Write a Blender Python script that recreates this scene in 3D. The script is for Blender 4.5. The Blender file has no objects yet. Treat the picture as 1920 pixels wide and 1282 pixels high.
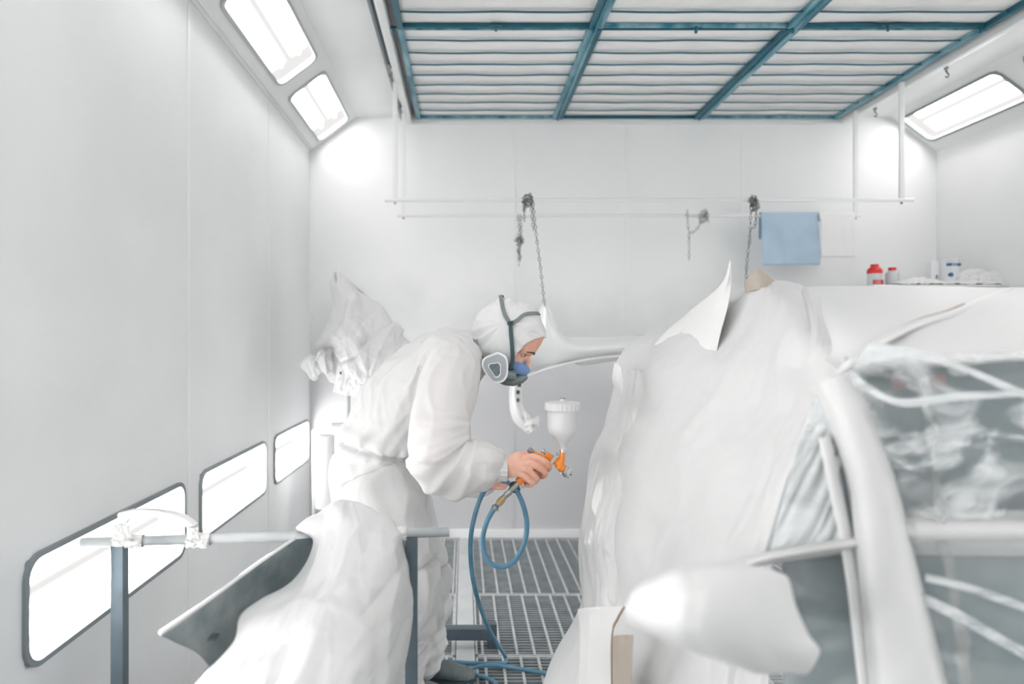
import bpy, bmesh, math, random
import numpy as np
from mathutils import Vector, Matrix, noise, Euler
random.seed(7)
# ------------------------------------------------------------------ camera, light level
F = 1280.0; CX = 870.0; CY = 641.0; H = 1.30          # focal length in px, principal point, camera height
SC = bpy.context.scene; COL = SC.collection
cam = bpy.data.cameras.new('camera'); co = bpy.data.objects.new('camera', cam); COL.objects.link(co)
co.location = (0, 0, H); co.rotation_euler = (math.pi/2, 0, 0)
cam.sensor_width = 36; cam.lens = F/1920*36; cam.shift_x = (960-CX)/1920; cam.shift_y = 0
cam.clip_start = 0.02
cam.dof.use_dof = True; cam.dof.focus_distance = 2.2; cam.dof.aperture_fstop = 1.7
SC.camera = co
SC.view_settings.view_transform = 'Standard'; SC.view_settings.look = 'None'
SC.view_settings.gamma = 1; SC.view_settings.use_curve_mapping = False
SC.view_settings.exposure = 0.70
W = bpy.data.worlds.new('world'); SC.world = W; W.use_nodes = True
W.node_tree.nodes['Background'].inputs[0].default_value = (.9, .95, 1, 1)
W.node_tree.nodes['Background'].inputs[1].default_value = 0.6
LAMP_TUBE = 17.0; LAMP_BACK = 5.0; LAMP_DIM = .54                      # strength of the fluorescent tubes and their reflectors

def P(px, py, Y):
    return Vector(((px-CX)/F*Y, Y, H-(py-CY)/F*Y))
# ------------------------------------------------------------------ materials
def srgb(r, g, b):
    f = lambda c: ((c/255+.055)/1.055)**2.4 if c/255 > .04045 else c/255/12.92
    return (f(r), f(g), f(b), 1)
def mat(name, col, rough=.5, metal=0, var=0, vscale=6, bump=0, bscale=40, spec=.5, col2=None, trans=0, alpha=0, coat=0, stretch=(1,1,1)):
    m = bpy.data.materials.new(name); m.use_nodes = True; nt = m.node_tree; N = nt.nodes; L = nt.links
    b = N['Principled BSDF']; b.inputs['Base Color'].default_value = col
    b.inputs['Roughness'].default_value = rough; b.inputs['Metallic'].default_value = metal
    b.inputs['Specular IOR Level'].default_value = spec
    if coat: b.inputs['Coat Weight'].default_value = coat; b.inputs['Coat Roughness'].default_value = .08
    tc = N.new('ShaderNodeTexCoord'); mp = N.new('ShaderNodeMapping'); mp.inputs['Scale'].default_value = stretch
    L.new(tc.outputs['Object'], mp.inputs[0])
    if var or col2:
        n = N.new('ShaderNodeTexNoise'); n.inputs['Scale'].default_value = vscale; n.inputs['Detail'].default_value = 5
        L.new(mp.outputs[0], n.inputs['Vector'])
        r = N.new('ShaderNodeValToRGB'); L.new(n.outputs['Fac'], r.inputs[0])
        c2 = col2 or tuple([c*(1-var) for c in col[:3]]+[1])
        r.color_ramp.elements[0].position = .35; r.color_ramp.elements[0].color = c2
        r.color_ramp.elements[1].position = .62; r.color_ramp.elements[1].color = col
        L.new(r.outputs[0], b.inputs['Base Color'])
    if bump:
        n2 = N.new('ShaderNodeTexNoise'); n2.inputs['Scale'].default_value = bscale; n2.inputs['Detail'].default_value = 4
        L.new(mp.outputs[0], n2.inputs['Vector'])
        bp = N.new('ShaderNodeBump'); bp.inputs['Strength'].default_value = bump; bp.inputs['Distance'].default_value = .01
        L.new(n2.outputs['Fac'], bp.inputs['Height']); L.new(bp.outputs[0], b.inputs['Normal'])
    out = N['Material Output']; last = b.outputs[0]
    if trans:
        t = N.new('ShaderNodeBsdfTranslucent'); t.inputs[0].default_value = col
        mx = N.new('ShaderNodeMixShader'); mx.inputs[0].default_value = trans
        L.new(last, mx.inputs[1]); L.new(t.outputs[0], mx.inputs[2]); last = mx.outputs[0]
    if alpha:
        t = N.new('ShaderNodeBsdfTransparent'); mx = N.new('ShaderNodeMixShader'); mx.inputs[0].default_value = alpha
        L.new(last, mx.inputs[1]); L.new(t.outputs[0], mx.inputs[2]); last = mx.outputs[0]
    L.new(last, out.inputs[0])
    return m
def emis(name, col, s):
    m = bpy.data.materials.new(name); m.use_nodes = True; N = m.node_tree.nodes; N.clear()
    e = N.new('ShaderNodeEmission'); e.inputs[0].default_value = col; e.inputs[1].default_value = s
    o = N.new('ShaderNodeOutputMaterial'); m.node_tree.links.new(e.outputs[0], o.inputs[0]); return m
def clear_film(name, lo, hi, scale, stretch, white=(.85,.88,.89,1), p0=.45, p1=.7):
    """clear masking film: see-through where smooth, milky where it is creased"""
    m = bpy.data.materials.new(name); m.use_nodes = True; nt = m.node_tree; N = nt.nodes; L = nt.links
    b = N['Principled BSDF']; b.inputs['Base Color'].default_value = white; b.inputs['Roughness'].default_value = .25
    tc = N.new('ShaderNodeTexCoord'); mp = N.new('ShaderNodeMapping'); mp.inputs['Scale'].default_value = stretch
    L.new(tc.outputs['Object'], mp.inputs[0])
    n = N.new('ShaderNodeTexNoise'); n.inputs['Scale'].default_value = scale; n.inputs['Detail'].default_value = 3; n.inputs['Distortion'].default_value = 1.5
    L.new(mp.outputs[0], n.inputs['Vector'])
    r = N.new('ShaderNodeMapRange'); r.inputs[1].default_value = p0; r.inputs[2].default_value = p1; r.inputs[3].default_value = lo; r.inputs[4].default_value = hi
    L.new(n.outputs['Fac'], r.inputs[0])
    bp = N.new('ShaderNodeBump'); bp.inputs['Strength'].default_value = .6; bp.inputs['Distance'].default_value = .02
    L.new(n.outputs['Fac'], bp.inputs['Height']); L.new(bp.outputs[0], b.inputs['Normal'])
    t = N.new('ShaderNodeBsdfTransparent'); mx = N.new('ShaderNodeMixShader')
    L.new(r.outputs[0], mx.inputs[0]); L.new(t.outputs[0], mx.inputs[1]); L.new(b.outputs[0], mx.inputs[2])
    L.new(mx.outputs[0], N['Material Output'].inputs[0]); return m

M = {}  # darkest colours are lifted to stand in for the booth haze
M['wall'] = mat('booth_wall_paint', (.87,.875,.875,1), .55, var=.05, vscale=1.2, bump=.05, bscale=60, stretch=(1,1,.5))
M['wall_dirty'] = None
M['floor_base'] = mat('concrete', (.16,.17,.175,1), .8, var=.3)
M['slab'] = mat('steel_floor', (.35,.37,.38,1), .7, var=.2)
M['teal'] = mat('teal_paint', srgb(18,98,118), .4, var=.3, vscale=9)
M['teal_worn'] = mat('worn_teal_paint', srgb(34,114,134), .35, col2=srgb(140,180,190), vscale=14, stretch=(1,.25,1))
M['filter'] = mat('filter_cloth', (.93,.925,.92,1), .95, var=.06, vscale=5, bump=.3, bscale=220)
M['white'] = mat('white_enamel', (.82,.83,.83,1), .3)
M['seal'] = mat('grey_rubber_seal', srgb(142,148,151), .6)
M['seal_dark'] = mat('dark_rubber_seal', srgb(128,135,139), .6)
M['seal_pale'] = mat('pale_rubber_seal', srgb(190,193,196), .6)
M['tube'] = emis('fluorescent_tube', (1,.985,.968,1), LAMP_TUBE)
def lamp_glow(LAMP_BACK=LAMP_BACK):
    # light box behind the glass: bright round each tube, dimmer between them and at the ends
    m = emis('lamp_reflector', (1,.985,.968,1), 1); nt = m.node_tree; N = nt.nodes; L = nt.links
    uv = N.new('ShaderNodeUVMap'); sp = N.new('ShaderNodeSeparateXYZ'); L.new(uv.outputs[0], sp.inputs[0])
    def math_(op, a, b=None):
        q = N.new('ShaderNodeMath'); q.operation = op
        for i,x in enumerate((a,b)):
            if x is None: continue
            if isinstance(x,(int,float)): q.inputs[i].default_value = x
            else: L.new(x, q.inputs[i])
        return q.outputs[0]
    v = sp.outputs[1]; d1 = math_('ABSOLUTE', math_('SUBTRACT', v, .27)); d2 = math_('ABSOLUTE', math_('SUBTRACT', v, .73)); d = math_('MINIMUM', d1, d2)
    r = N.new('ShaderNodeMapRange'); r.interpolation_type = 'SMOOTHERSTEP'; L.new(d, r.inputs[0]); r.inputs[1].default_value = .10; r.inputs[2].default_value = .235; r.inputs[3].default_value = 1; r.inputs[4].default_value = 0
    e = N.new('ShaderNodeMapRange'); L.new(math_('ABSOLUTE', math_('SUBTRACT', sp.outputs[0], .5)), e.inputs[0]); e.inputs[1].default_value = .44; e.inputs[2].default_value = .5; e.inputs[3].default_value = 1; e.inputs[4].default_value = .5
    pw = math_('POWER', math_('MULTIPLY', r.outputs[0], e.outputs[0]), 2.2)
    st = math_('ADD', math_('MULTIPLY', pw, LAMP_BACK*2), LAMP_DIM)
    L.new(st, N['Emission'].inputs[1]); return m
M['reflector'] = lamp_glow(); M['reflector_soft'] = lamp_glow(LAMP_BACK*.55); M['tube_soft'] = emis('soft_fluorescent_tube', (1,.985,.968,1), LAMP_TUBE*.5)
M['pane'] = mat('lamp_glass', (1,1,1,1), .08, alpha=.93)
M['grate_bar'] = mat('galvanised_bar', srgb(196,198,200), .5, var=.2, vscale=20)
M['grate_rod'] = mat('grey_grate_rod', srgb(150,158,161), .6, var=.25, vscale=12)
M['plank'] = mat('floor_beam', srgb(200,203,204), .6, var=.1)
M['chain'] = mat('dull_steel_chain', srgb(92,98,98), .5, metal=.3, col2=srgb(170,172,170), vscale=40)
M['chain_pale'] = mat('paint_dusted_chain', srgb(150,153,152), .6, col2=srgb(205,206,205), vscale=40)
M['towel'] = mat('blue_towel', srgb(180,202,220), .9, var=.08, vscale=7, bump=.1)
M['roll'] = mat('white_paper', (.84,.84,.84,1), .8)
M['suit'] = mat('coverall_nonwoven', (.82,.82,.82,1), .75, bump=.06, bscale=260, trans=.18, alpha=.06, spec=.2)
M['hood'] = mat('hood_nonwoven', (.80,.805,.81,1), .8, bump=.05, bscale=260, trans=.12, spec=.2)
M['skin'] = mat('skin', srgb(240,192,170), .5, col2=srgb(226,166,144), vscale=22, bump=.15, bscale=160, spec=.35)
M['shirt'] = mat('grey_shirt', srgb(190,185,185), .9)
M['brow'] = mat('dark_hair', srgb(98,66,52), .8)
M['eye_w'] = mat('eye_white', srgb(215,200,195), .2)
M['iris'] = mat('iris', srgb(60,45,40), .15)
M['strap_grey'] = mat('grey_strap', srgb(124,133,133), .7, bump=.2, bscale=300)
M['strap_dark'] = mat('dark_green_grey_strap', srgb(70,92,94), .7, bump=.2, bscale=300)
M['mask_grey'] = mat('grey_rubber', srgb(118,132,132), .5)
M['mask_blue'] = mat('blue_silicone', srgb(112,146,198), .45)
M['cart_white'] = mat('white_plastic', (.8,.81,.82,1), .4)
M['cart_grey'] = mat('grey_filter_face', srgb(166,172,178), .6)
M['cart_dark'] = mat('dark_filter_mesh', srgb(110,122,124), .8, var=.3, vscale=90)
M['orange'] = mat('orange_anodised', srgb(248,142,40), .25, spec=.6, coat=.4)
M['chrome'] = mat('polished_metal', srgb(205,205,203), .22, metal=.85)
M['steel'] = mat('brushed_steel', srgb(165,165,162), .35, metal=.7)
M['brass'] = mat('brass', srgb(190,168,128), .35, metal=.6)
M['cup'] = mat('white_cup_plastic', (.78,.785,.785,1), .3, trans=.15)
M['black'] = mat('dark_rubber', srgb(58,72,76), .6)
M['hose'] = mat('blue_hose', srgb(98,146,174), .4, col2=srgb(78,124,148), vscale=14)
M['shoe'] = mat('dark_shoe_leather', srgb(92,106,110), .7, col2=srgb(120,126,126), vscale=18)
M['film'] = mat('white_masking_film', (.77,.775,.775,1), .3, spec=.45, trans=.12, bump=.1, bscale=8)
M['film_matte'] = mat('matte_masking_film', (.71,.715,.715,1), .55, spec=.35, trans=.1)
M['paper'] = mat('masking_paper', (.78,.78,.775,1), .8)
M['kraft'] = mat('brown_kraft', srgb(182,172,161), .85)
M['kraft_dark'] = mat('brown_paper_edge', srgb(160,138,122), .85)
M['car_white'] = mat('white_car_primer', (.70,.705,.705,1), .45)
M['bumper'] = mat('fresh_white_gloss', (.80,.805,.805,1), .12, coat=.6)
M['dark_metal'] = mat('dark_raw_panel', srgb(108,119,124), .55, col2=srgb(150,156,156), vscale=9, spec=.4)
M['spot'] = mat('rust_spots', srgb(66,74,78), .8)
M['stand'] = mat('sprayed_steel_stand', srgb(94,108,117), .4, metal=.3, var=.2, vscale=12)
M['tube_top'] = mat('overspray_grey_tube', srgb(205,208,209), .45, col2=srgb(150,157,161), vscale=3)
M['tape'] = mat('masking_tape', (.78,.78,.77,1), .85, bump=.3, bscale=90)
M['interior'] = mat('dark_car_interior', srgb(98,118,125), .6, col2=srgb(125,138,142), vscale=7)
M['interior_lt'] = mat('shaded_car_interior', srgb(140,148,152), .6, col2=srgb(175,182,184), vscale=7)
M['film_clear'] = clear_film('creased_clear_film', .10, .85, 7, (1,1,2.0), p0=.46, p1=.72)
M['film_clear2'] = clear_film('smoother_clear_film', .10, .65, 2.0, (1,1,2.6), p0=.5, p1=.85)
M['film_band'] = clear_film('bunched_clear_film', .25, .8, 5, (1,2,4), p0=.35, p1=.7)
M['film_milky'] = clear_film('milky_film', .5, .92, 3, (1,2,3), p0=.35, p1=.7)
M['red'] = mat('red_plastic', srgb(214,48,44), .4)
M['can'] = mat('grey_can', srgb(205,208,212), .4)
M['can_white'] = mat('white_can', srgb(236,238,240), .4)
M['blue_ink'] = mat('blue_label_ink', srgb(60,110,150), .5)
M['red_ink'] = mat('red_label_ink', srgb(214,80,76), .5)
M['sticker_red'] = mat('faded_red_sticker', srgb(150,118,122), .6)
M['sticker_grey'] = mat('grey_sticker', srgb(160,172,174), .6)

# dirtier, overspray-greyed wall panels: mottled grey dust that thickens in patches
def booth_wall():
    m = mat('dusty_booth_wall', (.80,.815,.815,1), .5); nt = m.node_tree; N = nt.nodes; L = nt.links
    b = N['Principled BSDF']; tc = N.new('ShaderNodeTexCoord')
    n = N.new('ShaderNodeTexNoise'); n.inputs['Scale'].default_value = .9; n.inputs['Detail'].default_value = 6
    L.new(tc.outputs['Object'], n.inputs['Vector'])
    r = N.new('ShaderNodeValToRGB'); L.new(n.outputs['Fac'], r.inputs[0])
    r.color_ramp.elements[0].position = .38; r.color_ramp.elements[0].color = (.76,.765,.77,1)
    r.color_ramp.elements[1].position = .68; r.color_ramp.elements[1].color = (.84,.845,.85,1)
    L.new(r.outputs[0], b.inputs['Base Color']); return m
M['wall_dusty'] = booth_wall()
def graded_wall():
    # end wall colour: greyer towards the bottom, with a cloudy noise edge
    m = mat('graded_end_wall', (.87,.875,.875,1), .55); nt = m.node_tree; N = nt.nodes; L = nt.links
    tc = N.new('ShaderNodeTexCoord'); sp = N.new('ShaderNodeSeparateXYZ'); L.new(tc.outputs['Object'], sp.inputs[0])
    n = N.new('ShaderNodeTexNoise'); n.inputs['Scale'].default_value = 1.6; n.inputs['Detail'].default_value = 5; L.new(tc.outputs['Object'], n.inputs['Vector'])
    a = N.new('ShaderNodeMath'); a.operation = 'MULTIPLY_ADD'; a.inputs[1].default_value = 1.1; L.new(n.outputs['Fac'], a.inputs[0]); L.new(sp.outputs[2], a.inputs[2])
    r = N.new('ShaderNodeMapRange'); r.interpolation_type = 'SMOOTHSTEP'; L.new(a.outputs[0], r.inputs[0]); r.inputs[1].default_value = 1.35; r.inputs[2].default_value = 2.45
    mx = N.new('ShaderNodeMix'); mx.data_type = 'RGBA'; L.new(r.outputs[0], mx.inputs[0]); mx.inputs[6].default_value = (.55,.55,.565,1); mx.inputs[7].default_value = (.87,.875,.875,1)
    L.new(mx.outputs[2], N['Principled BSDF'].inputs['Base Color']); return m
M['wall_back'] = graded_wall()
# ------------------------------------------------------------------ object helpers
def link(name, me, m=None, parent=None):
    o = bpy.data.objects.new(name, me); COL.objects.link(o)
    if m is not None and hasattr(me, 'materials'):
        for k in (m if isinstance(m, (list, tuple)) else [m]): me.materials.append(k)
    if parent is not None:
        o.parent = parent
        o.matrix_parent_inverse = parent.matrix_basis.inverted()
    return o
def tag(o, label, cat, group=None, kind=None):
    o['label'] = label; o['category'] = cat
    if group: o['group'] = group
    if kind: o['kind'] = kind
    return o
def thing(name, label, cat, loc=(0,0,0), group=None):
    o = bpy.data.objects.new(name, None); COL.objects.link(o); o.location = loc; o.empty_display_size = .05
    return tag(o, label, cat, group)
def structure(o): o['kind'] = 'structure'; return o
def build(name, bm, m, parent=None, smooth=True):
    bmesh.ops.recalc_face_normals(bm, faces=bm.faces)
    me = bpy.data.meshes.new(name); bm.to_mesh(me); bm.free()
    if smooth:
        for p in me.polygons: p.use_smooth = True
        try: me.set_sharp_from_angle(angle=math.radians(38))
        except Exception: pass
    return link(name, me, m, parent)
def BM(): return bmesh.new()
def box(bm, a, b, bev=0, mi=0, mtx=None):
    x0,y0,z0 = [min(p,q) for p,q in zip(a,b)]; x1,y1,z1 = [max(p,q) for p,q in zip(a,b)]
    r = bmesh.ops.create_cube(bm, size=1)
    vs = r['verts']
    for v in vs: v.co = Vector(((x0+x1)/2+v.co.x*(x1-x0), (y0+y1)/2+v.co.y*(y1-y0), (z0+z1)/2+v.co.z*(z1-z0)))
    if bev:
        es = list({e for v in vs for e in v.link_edges})
        rr = bmesh.ops.bevel(bm, geom=es, offset=bev, segments=2, affect='EDGES', profile=.7)
        vs = list({v for f in rr['faces'] for v in f.verts} | {v for v in vs if v.is_valid})
    fs = {f for v in vs for f in v.link_faces}
    for f in fs: f.material_index = mi
    if mtx is not None:
        for v in {v for f in fs for v in f.verts}: v.co = mtx @ v.co
def frame_of(t, up=Vector((0,0,1))):
    t = t.normalized()
    if abs(t.dot(up)) > .97: up = Vector((0,1,0)) if abs(t.y) < .9 else Vector((1,0,0))
    s = t.cross(up).normalized(); u = s.cross(t).normalized(); return t, s, u
def loft(bm, pts, radii, n=20, caps=True, mi=0, up=Vector((0,0,1)), power=1.0):
    """pts: centres; radii: r or (side, up) per point"""
    rings = []
    T = []
    for i, p in enumerate(pts):
        a = pts[max(0,i-1)]; b = pts[min(len(pts)-1,i+1)]; T.append((b-a).normalized())
    for i, p in enumerate(pts):
        t, s, u = frame_of(T[i], up); r = radii[i]; rs, ru = (r if isinstance(r, (tuple,list)) else (r, r))
        rings.append([bm.verts.new(p + s*rs*math.cos(k*2*math.pi/n) + u*ru*math.sin(k*2*math.pi/n)) for k in range(n)])
    for i in range(len(rings)-1):
        for k in range(n):
            f = bm.faces.new((rings[i][k], rings[i][(k+1)%n], rings[i+1][(k+1)%n], rings[i+1][k])); f.material_index = mi
    if caps:
        for rg in (rings[0][::-1], rings[-1]): bm.faces.new(rg).material_index = mi
    return rings
def rod(bm, a, b, r, n=14, mi=0, r2=None): loft(bm, [Vector(a), Vector(b)], [r, r if r2 is None else r2], n, True, mi)
def spline(pts, step=8):
    A = np.array([list(p) for p in pts], float); out = []
    E = np.vstack([2*A[0]-A[1], A, 2*A[-1]-A[-2]])
    for i in range(1, len(E)-2):
        for k in range(step):
            t = k/step; p0,p1,p2,p3 = E[i-1],E[i],E[i+1],E[i+2]
            out.append(.5*((2*p1)+(-p0+p2)*t+(2*p0-5*p1+4*p2-p3)*t*t+(-p0+3*p1-3*p2+p3)*t**3))
    out.append(A[-1]); return out
def pipe(bm, pts, r, n=12, step=8, mi=0):
    q = [Vector(p) for p in spline(pts, step)]
    # parallel transport frames
    rings = []; s = None
    for i, p in enumerate(q):
        t = (q[min(i+1,len(q)-1)]-q[max(i-1,0)]).normalized()
        if s is None: _, s, u = frame_of(t)
        s = (s - t*s.dot(t)).normalized(); u = s.cross(t)
        rings.append([bm.verts.new(p+s*r*math.cos(k*2*math.pi/n)+u*r*math.sin(k*2*math.pi/n)) for k in range(n)])
    for i in range(len(rings)-1):
        for k in range(n):
            bm.faces.new((rings[i][k], rings[i][(k+1)%n], rings[i+1][(k+1)%n], rings[i+1][k])).material_index = mi
    bm.faces.new(rings[0][::-1]); bm.faces.new(rings[-1])
def lathe(bm, prof, c, axis=Vector((0,0,1)), n=32, mi=0):
    t, s, u = frame_of(Vector(axis)); c = Vector(c); rings = []
    for r, z in prof:
        rings.append([bm.verts.new(c+t*z+(s*math.cos(k*2*math.pi/n)+u*math.sin(k*2*math.pi/n))*max(r,1e-4)) for k in range(n)])
    for i in range(len(rings)-1):
        for k in range(n):
            bm.faces.new((rings[i][k], rings[i][(k+1)%n], rings[i+1][(k+1)%n], rings[i+1][k])).material_index = mi
    bm.faces.new(rings[0][::-1]).material_index = mi; bm.faces.new(rings[-1]).material_index = mi
def prism(bm, poly, d, mi=0):
    """poly: list of Vectors (planar-ish), d: extrusion vector"""
    a = [bm.verts.new(p) for p in poly]; b = [bm.verts.new(p+d) for p in poly]; n = len(poly)
    bm.faces.new(a).material_index = mi; bm.faces.new(b[::-1]).material_index = mi
    for i in range(n): bm.faces.new((a[i], b[i], b[(i+1)%n], a[(i+1)%n])).material_index = mi
def ellipsoid(bm, c, r, mtx=None, seg=24, ring=16, mi=0):
    res = bmesh.ops.create_uvsphere(bm, u_segments=seg, v_segments=ring, radius=1)
    for v in res['verts']:
        p = Vector((v.co.x*r[0], v.co.y*r[1], v.co.z*r[2]))
        if mtx is not None: p = mtx @ p
        v.co = p + Vector(c)
    for f in {f for v in res['verts'] for f in v.link_faces}: f.material_index = mi
def cr(A, n):
    """Catmull-Rom resample of array (k, m, 3) along axis 0 to n samples"""
    k = A.shape[0]; E = np.concatenate([2*A[:1]-A[1:2], A, 2*A[-1:]-A[-2:-1]], 0)
    out = []
    for x in np.linspace(0, k-1-1e-6, n):
        i = int(x); t = x-i; p0,p1,p2,p3 = E[i],E[i+1],E[i+2],E[i+3]
        out.append(.5*((2*p1)+(-p0+p2)*t+(2*p0-5*p1+4*p2-p3)*t*t+(-p0+3*p1-3*p2+p3)*t**3))
    return np.array(out)
def ridged(x, y, z):
    return (1-abs(noise.noise(Vector((x,y,z))))*2)
def fold(u, v, seed, fu, fv, sh=0.0):
    """sharp creases, stretched along v when fu > fv; sh shears the creases"""
    uu = u+sh*v + .10*noise.noise(Vector((u*2.3, v*2.3, seed+9)))
    a = ridged(uu*fu, v*fv, seed); b = ridged(uu*fu*2.3+3, v*fv*1.7, seed+4)*.45
    return a*abs(a)*.7 + b*.5
def sheet(name, grid, m, nu=90, nv=90, amp=.012, fu=6, fv=1.6, seed=0, sh=0, thick=.0012, parent=None, px=True, edge=.3, crumple=0, cf=9, facet=0, ff=5, fs=(1,1,1)):
    A = np.array([[list(P(*c)) if px else list(c) for c in row] for row in grid], float)
    B = cr(A, nv); B = cr(B.transpose(1,0,2), nu).transpose(1,0,2)     # (nv, nu, 3)
    du = np.gradient(B, axis=1); dv = np.gradient(B, axis=0); Nn = np.cross(du, dv); Nn /= (np.linalg.norm(Nn, axis=2, keepdims=True)+1e-9)
    for j in range(nv):
        for i in range(nu):
            u = i/(nu-1); v = j/(nv-1)
            d = amp*fold(u, v, seed, fu, fv, sh)
            if crumple:
                p = B[j,i]; q = Vector((p[0]*cf, p[1]*cf, p[2]*cf+seed))
                d += crumple*(abs(noise.noise(q))*2-.5 + .5*abs(noise.noise(q*2.2)) + .3*abs(noise.noise(q*4.5)))
            if facet:
                p = B[j,i]; q = Vector((p[0]*ff*fs[0], p[1]*ff*fs[1], p[2]*ff*fs[2]+seed)); q += noise.noise_vector(q*.7)*.5
                ds = noise.voronoi(q)[0]; d2_ = noise.voronoi(q*2.1+Vector((5,1,2)))[0]
                d += facet*((ds[1]-ds[0])*1.2-.5) + facet*.35*(d2_[1]-d2_[0])
            w = min(1, (min(u,1-u))/max(edge,1e-3)*2+.25)
            B[j,i] += Nn[j,i]*d*w
    me = bpy.data.meshes.new(name)
    vs = B.reshape(-1,3).tolist(); fs = [(j*nu+i, j*nu+i+1, (j+1)*nu+i+1, (j+1)*nu+i) for j in range(nv-1) for i in range(nu-1)]
    me.from_pydata(vs, [], fs)
    for p in me.polygons: p.use_smooth = True
    o = link(name, me, m, parent)
    s = o.modifiers.new('thickness', 'SOLIDIFY'); s.thickness = thick; s.offset = 0
    return o
def remeshed(bm, voxel, smooth_it=4, smooth_f=.5):
    """closed pieces in bm -> one continuous surface"""
    bmesh.ops.recalc_face_normals(bm, faces=bm.faces)
    me = bpy.data.meshes.new('tmp'); bm.to_mesh(me); bm.free()
    o = bpy.data.objects.new('tmp', me); COL.objects.link(o)
    r = o.modifiers.new('r', 'REMESH'); r.mode = 'VOXEL'; r.voxel_size = voxel
    if smooth_it:
        s = o.modifiers.new('s', 'SMOOTH'); s.iterations = smooth_it; s.factor = smooth_f
    dg = bpy.context.evaluated_depsgraph_get(); dg.update()
    out = bpy.data.meshes.new_from_object(o.evaluated_get(dg), depsgraph=dg)
    bpy.data.objects.remove(o); bpy.data.meshes.remove(me)
    out.materials.clear()
    for p in out.polygons: p.use_smooth = True; p.material_index = 0
    return out
def copy_tree(o, parent=None):
    c = o.copy(); COL.objects.link(c)
    if parent is not None: c.parent = parent
    for ch in [x for x in bpy.data.objects if x.parent == o and x != c]:
        copy_tree(ch, c)
    return c

# ------------------------------------------------------------------ the booth
XL, XR, YB, YF = -1.03, 3.153, 4.56, -2.4
ZW, ZC = 2.57, 2.80                      # top of the walls, flat ceiling
CHX = (ZC-ZW)/.6*.8                      # run of the sloping light panel
def wall_box(name, a, b, m): bm = BM(); box(bm, a, b); return structure(build(name, bm, m, smooth=False))
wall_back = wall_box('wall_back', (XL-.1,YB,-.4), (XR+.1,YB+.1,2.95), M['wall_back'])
wall_front = wall_box('wall_front', (XL-.1,YF-.1,-.4), (XR+.1,YF,2.95), M['wall'])
wins = [(1.60,2.50),(2.66,3.53),(3.70,4.50),(.52,1.40),(-.55,.33),(-1.6,-.7)]  # last three spans are out of view, added for lighting
ZB0, ZB1 = .53, .785
def side_wall(name, x, sgn):
    """wall with rectangular openings for the light windows"""
    bm = BM(); xo = x+sgn*.1
    ys = sorted([v for w in wins for v in w]); segs = [YF]+ys+[YB]
    box(bm, (x,YF,-.4), (xo,YB,ZB0)); box(bm, (x,YF,ZB1), (xo,YB,ZW))
    for i in range(0, len(segs)-1, 2): box(bm, (x,segs[i],ZB0), (xo,segs[i+1],ZB1))
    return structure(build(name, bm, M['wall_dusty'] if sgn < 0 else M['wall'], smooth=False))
wall_left = side_wall('wall_left', XL, -1); wall_right = side_wall('wall_right', XR, 1)
# sloping panels; local: t runs up the slope
def slope_pt(side, t, y, d=0):
    n = (.6, -.8)                          # into the room for the left slope
    if side < 0: return Vector((XL+.8*t+n[0]*d, y, ZW+.6*t+n[1]*d))
    return Vector((XR-.8*t-n[0]*d, y, ZW+.6*t+n[1]*d))
TL = (ZC-ZW)/.6; T0, T1 = .095, .335
TT = TL+.02
def slope_panel(name, side):
    bm = BM(); ws = sorted(wins)
    def quad(t0,t1,y0,y1):
        prism(bm, [slope_pt(side,t0,y0), slope_pt(side,t1,y0), slope_pt(side,t1,y1), slope_pt(side,t0,y1)], slope_pt(side,0,0,-.02)-slope_pt(side,0,0,0))
    quad(-.0,T0,YF,YB); quad(T1,TT,YF,YB)
    prev = YF
    for a,b in ws: quad(T0,T1,prev,a); prev = b
    quad(T0,T1,prev,YB)
    return structure(build(name, bm, M['wall'], smooth=False))
slope_panel('ceiling_slope_left', -1); slope_panel('ceiling_slope_right', 1)
# flat ceiling, with a well for the filter frames
FX0, FX1, FY0, FY1 = -.335, 2.50, -2.3, 4.55
CE = BM(); cxl = XL+.8*TL-.02; cxr = XR-.8*TL+.02
box(CE, (cxl,YF,ZC), (FX0-.03,YB,ZC+.05)); box(CE, (FX1+.03,YF,ZC), (cxr,YB,ZC+.05)); box(CE, (FX0-.03,YF,ZC+.06), (FX1+.03,YB,ZC+.1))
structure(build('ceiling', CE, M['wall'], smooth=False))
# rim of the filter well
for i,(a,b) in enumerate([((FX0-.05,YF,2.752),(FX0-.012,YB,2.86)),((FX1+.012,YF,2.752),(FX1+.05,YB,2.86)),((FX0-.012,FY1-.005,2.752),(FX1+.012,YB,2.86))]):
    bm = BM(); box(bm, a, b, bev=.004); structure(build('trim_%d'%(i+1), bm, M['white']))
for i,x in enumerate((FX0-.085, FX1+.075)):
    bm = BM(); box(bm, (x,YF,2.775), (x+.012,YB,2.80)); 
    structure(build('trim_%d'%(i+4), bm, M['seal']))
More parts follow.
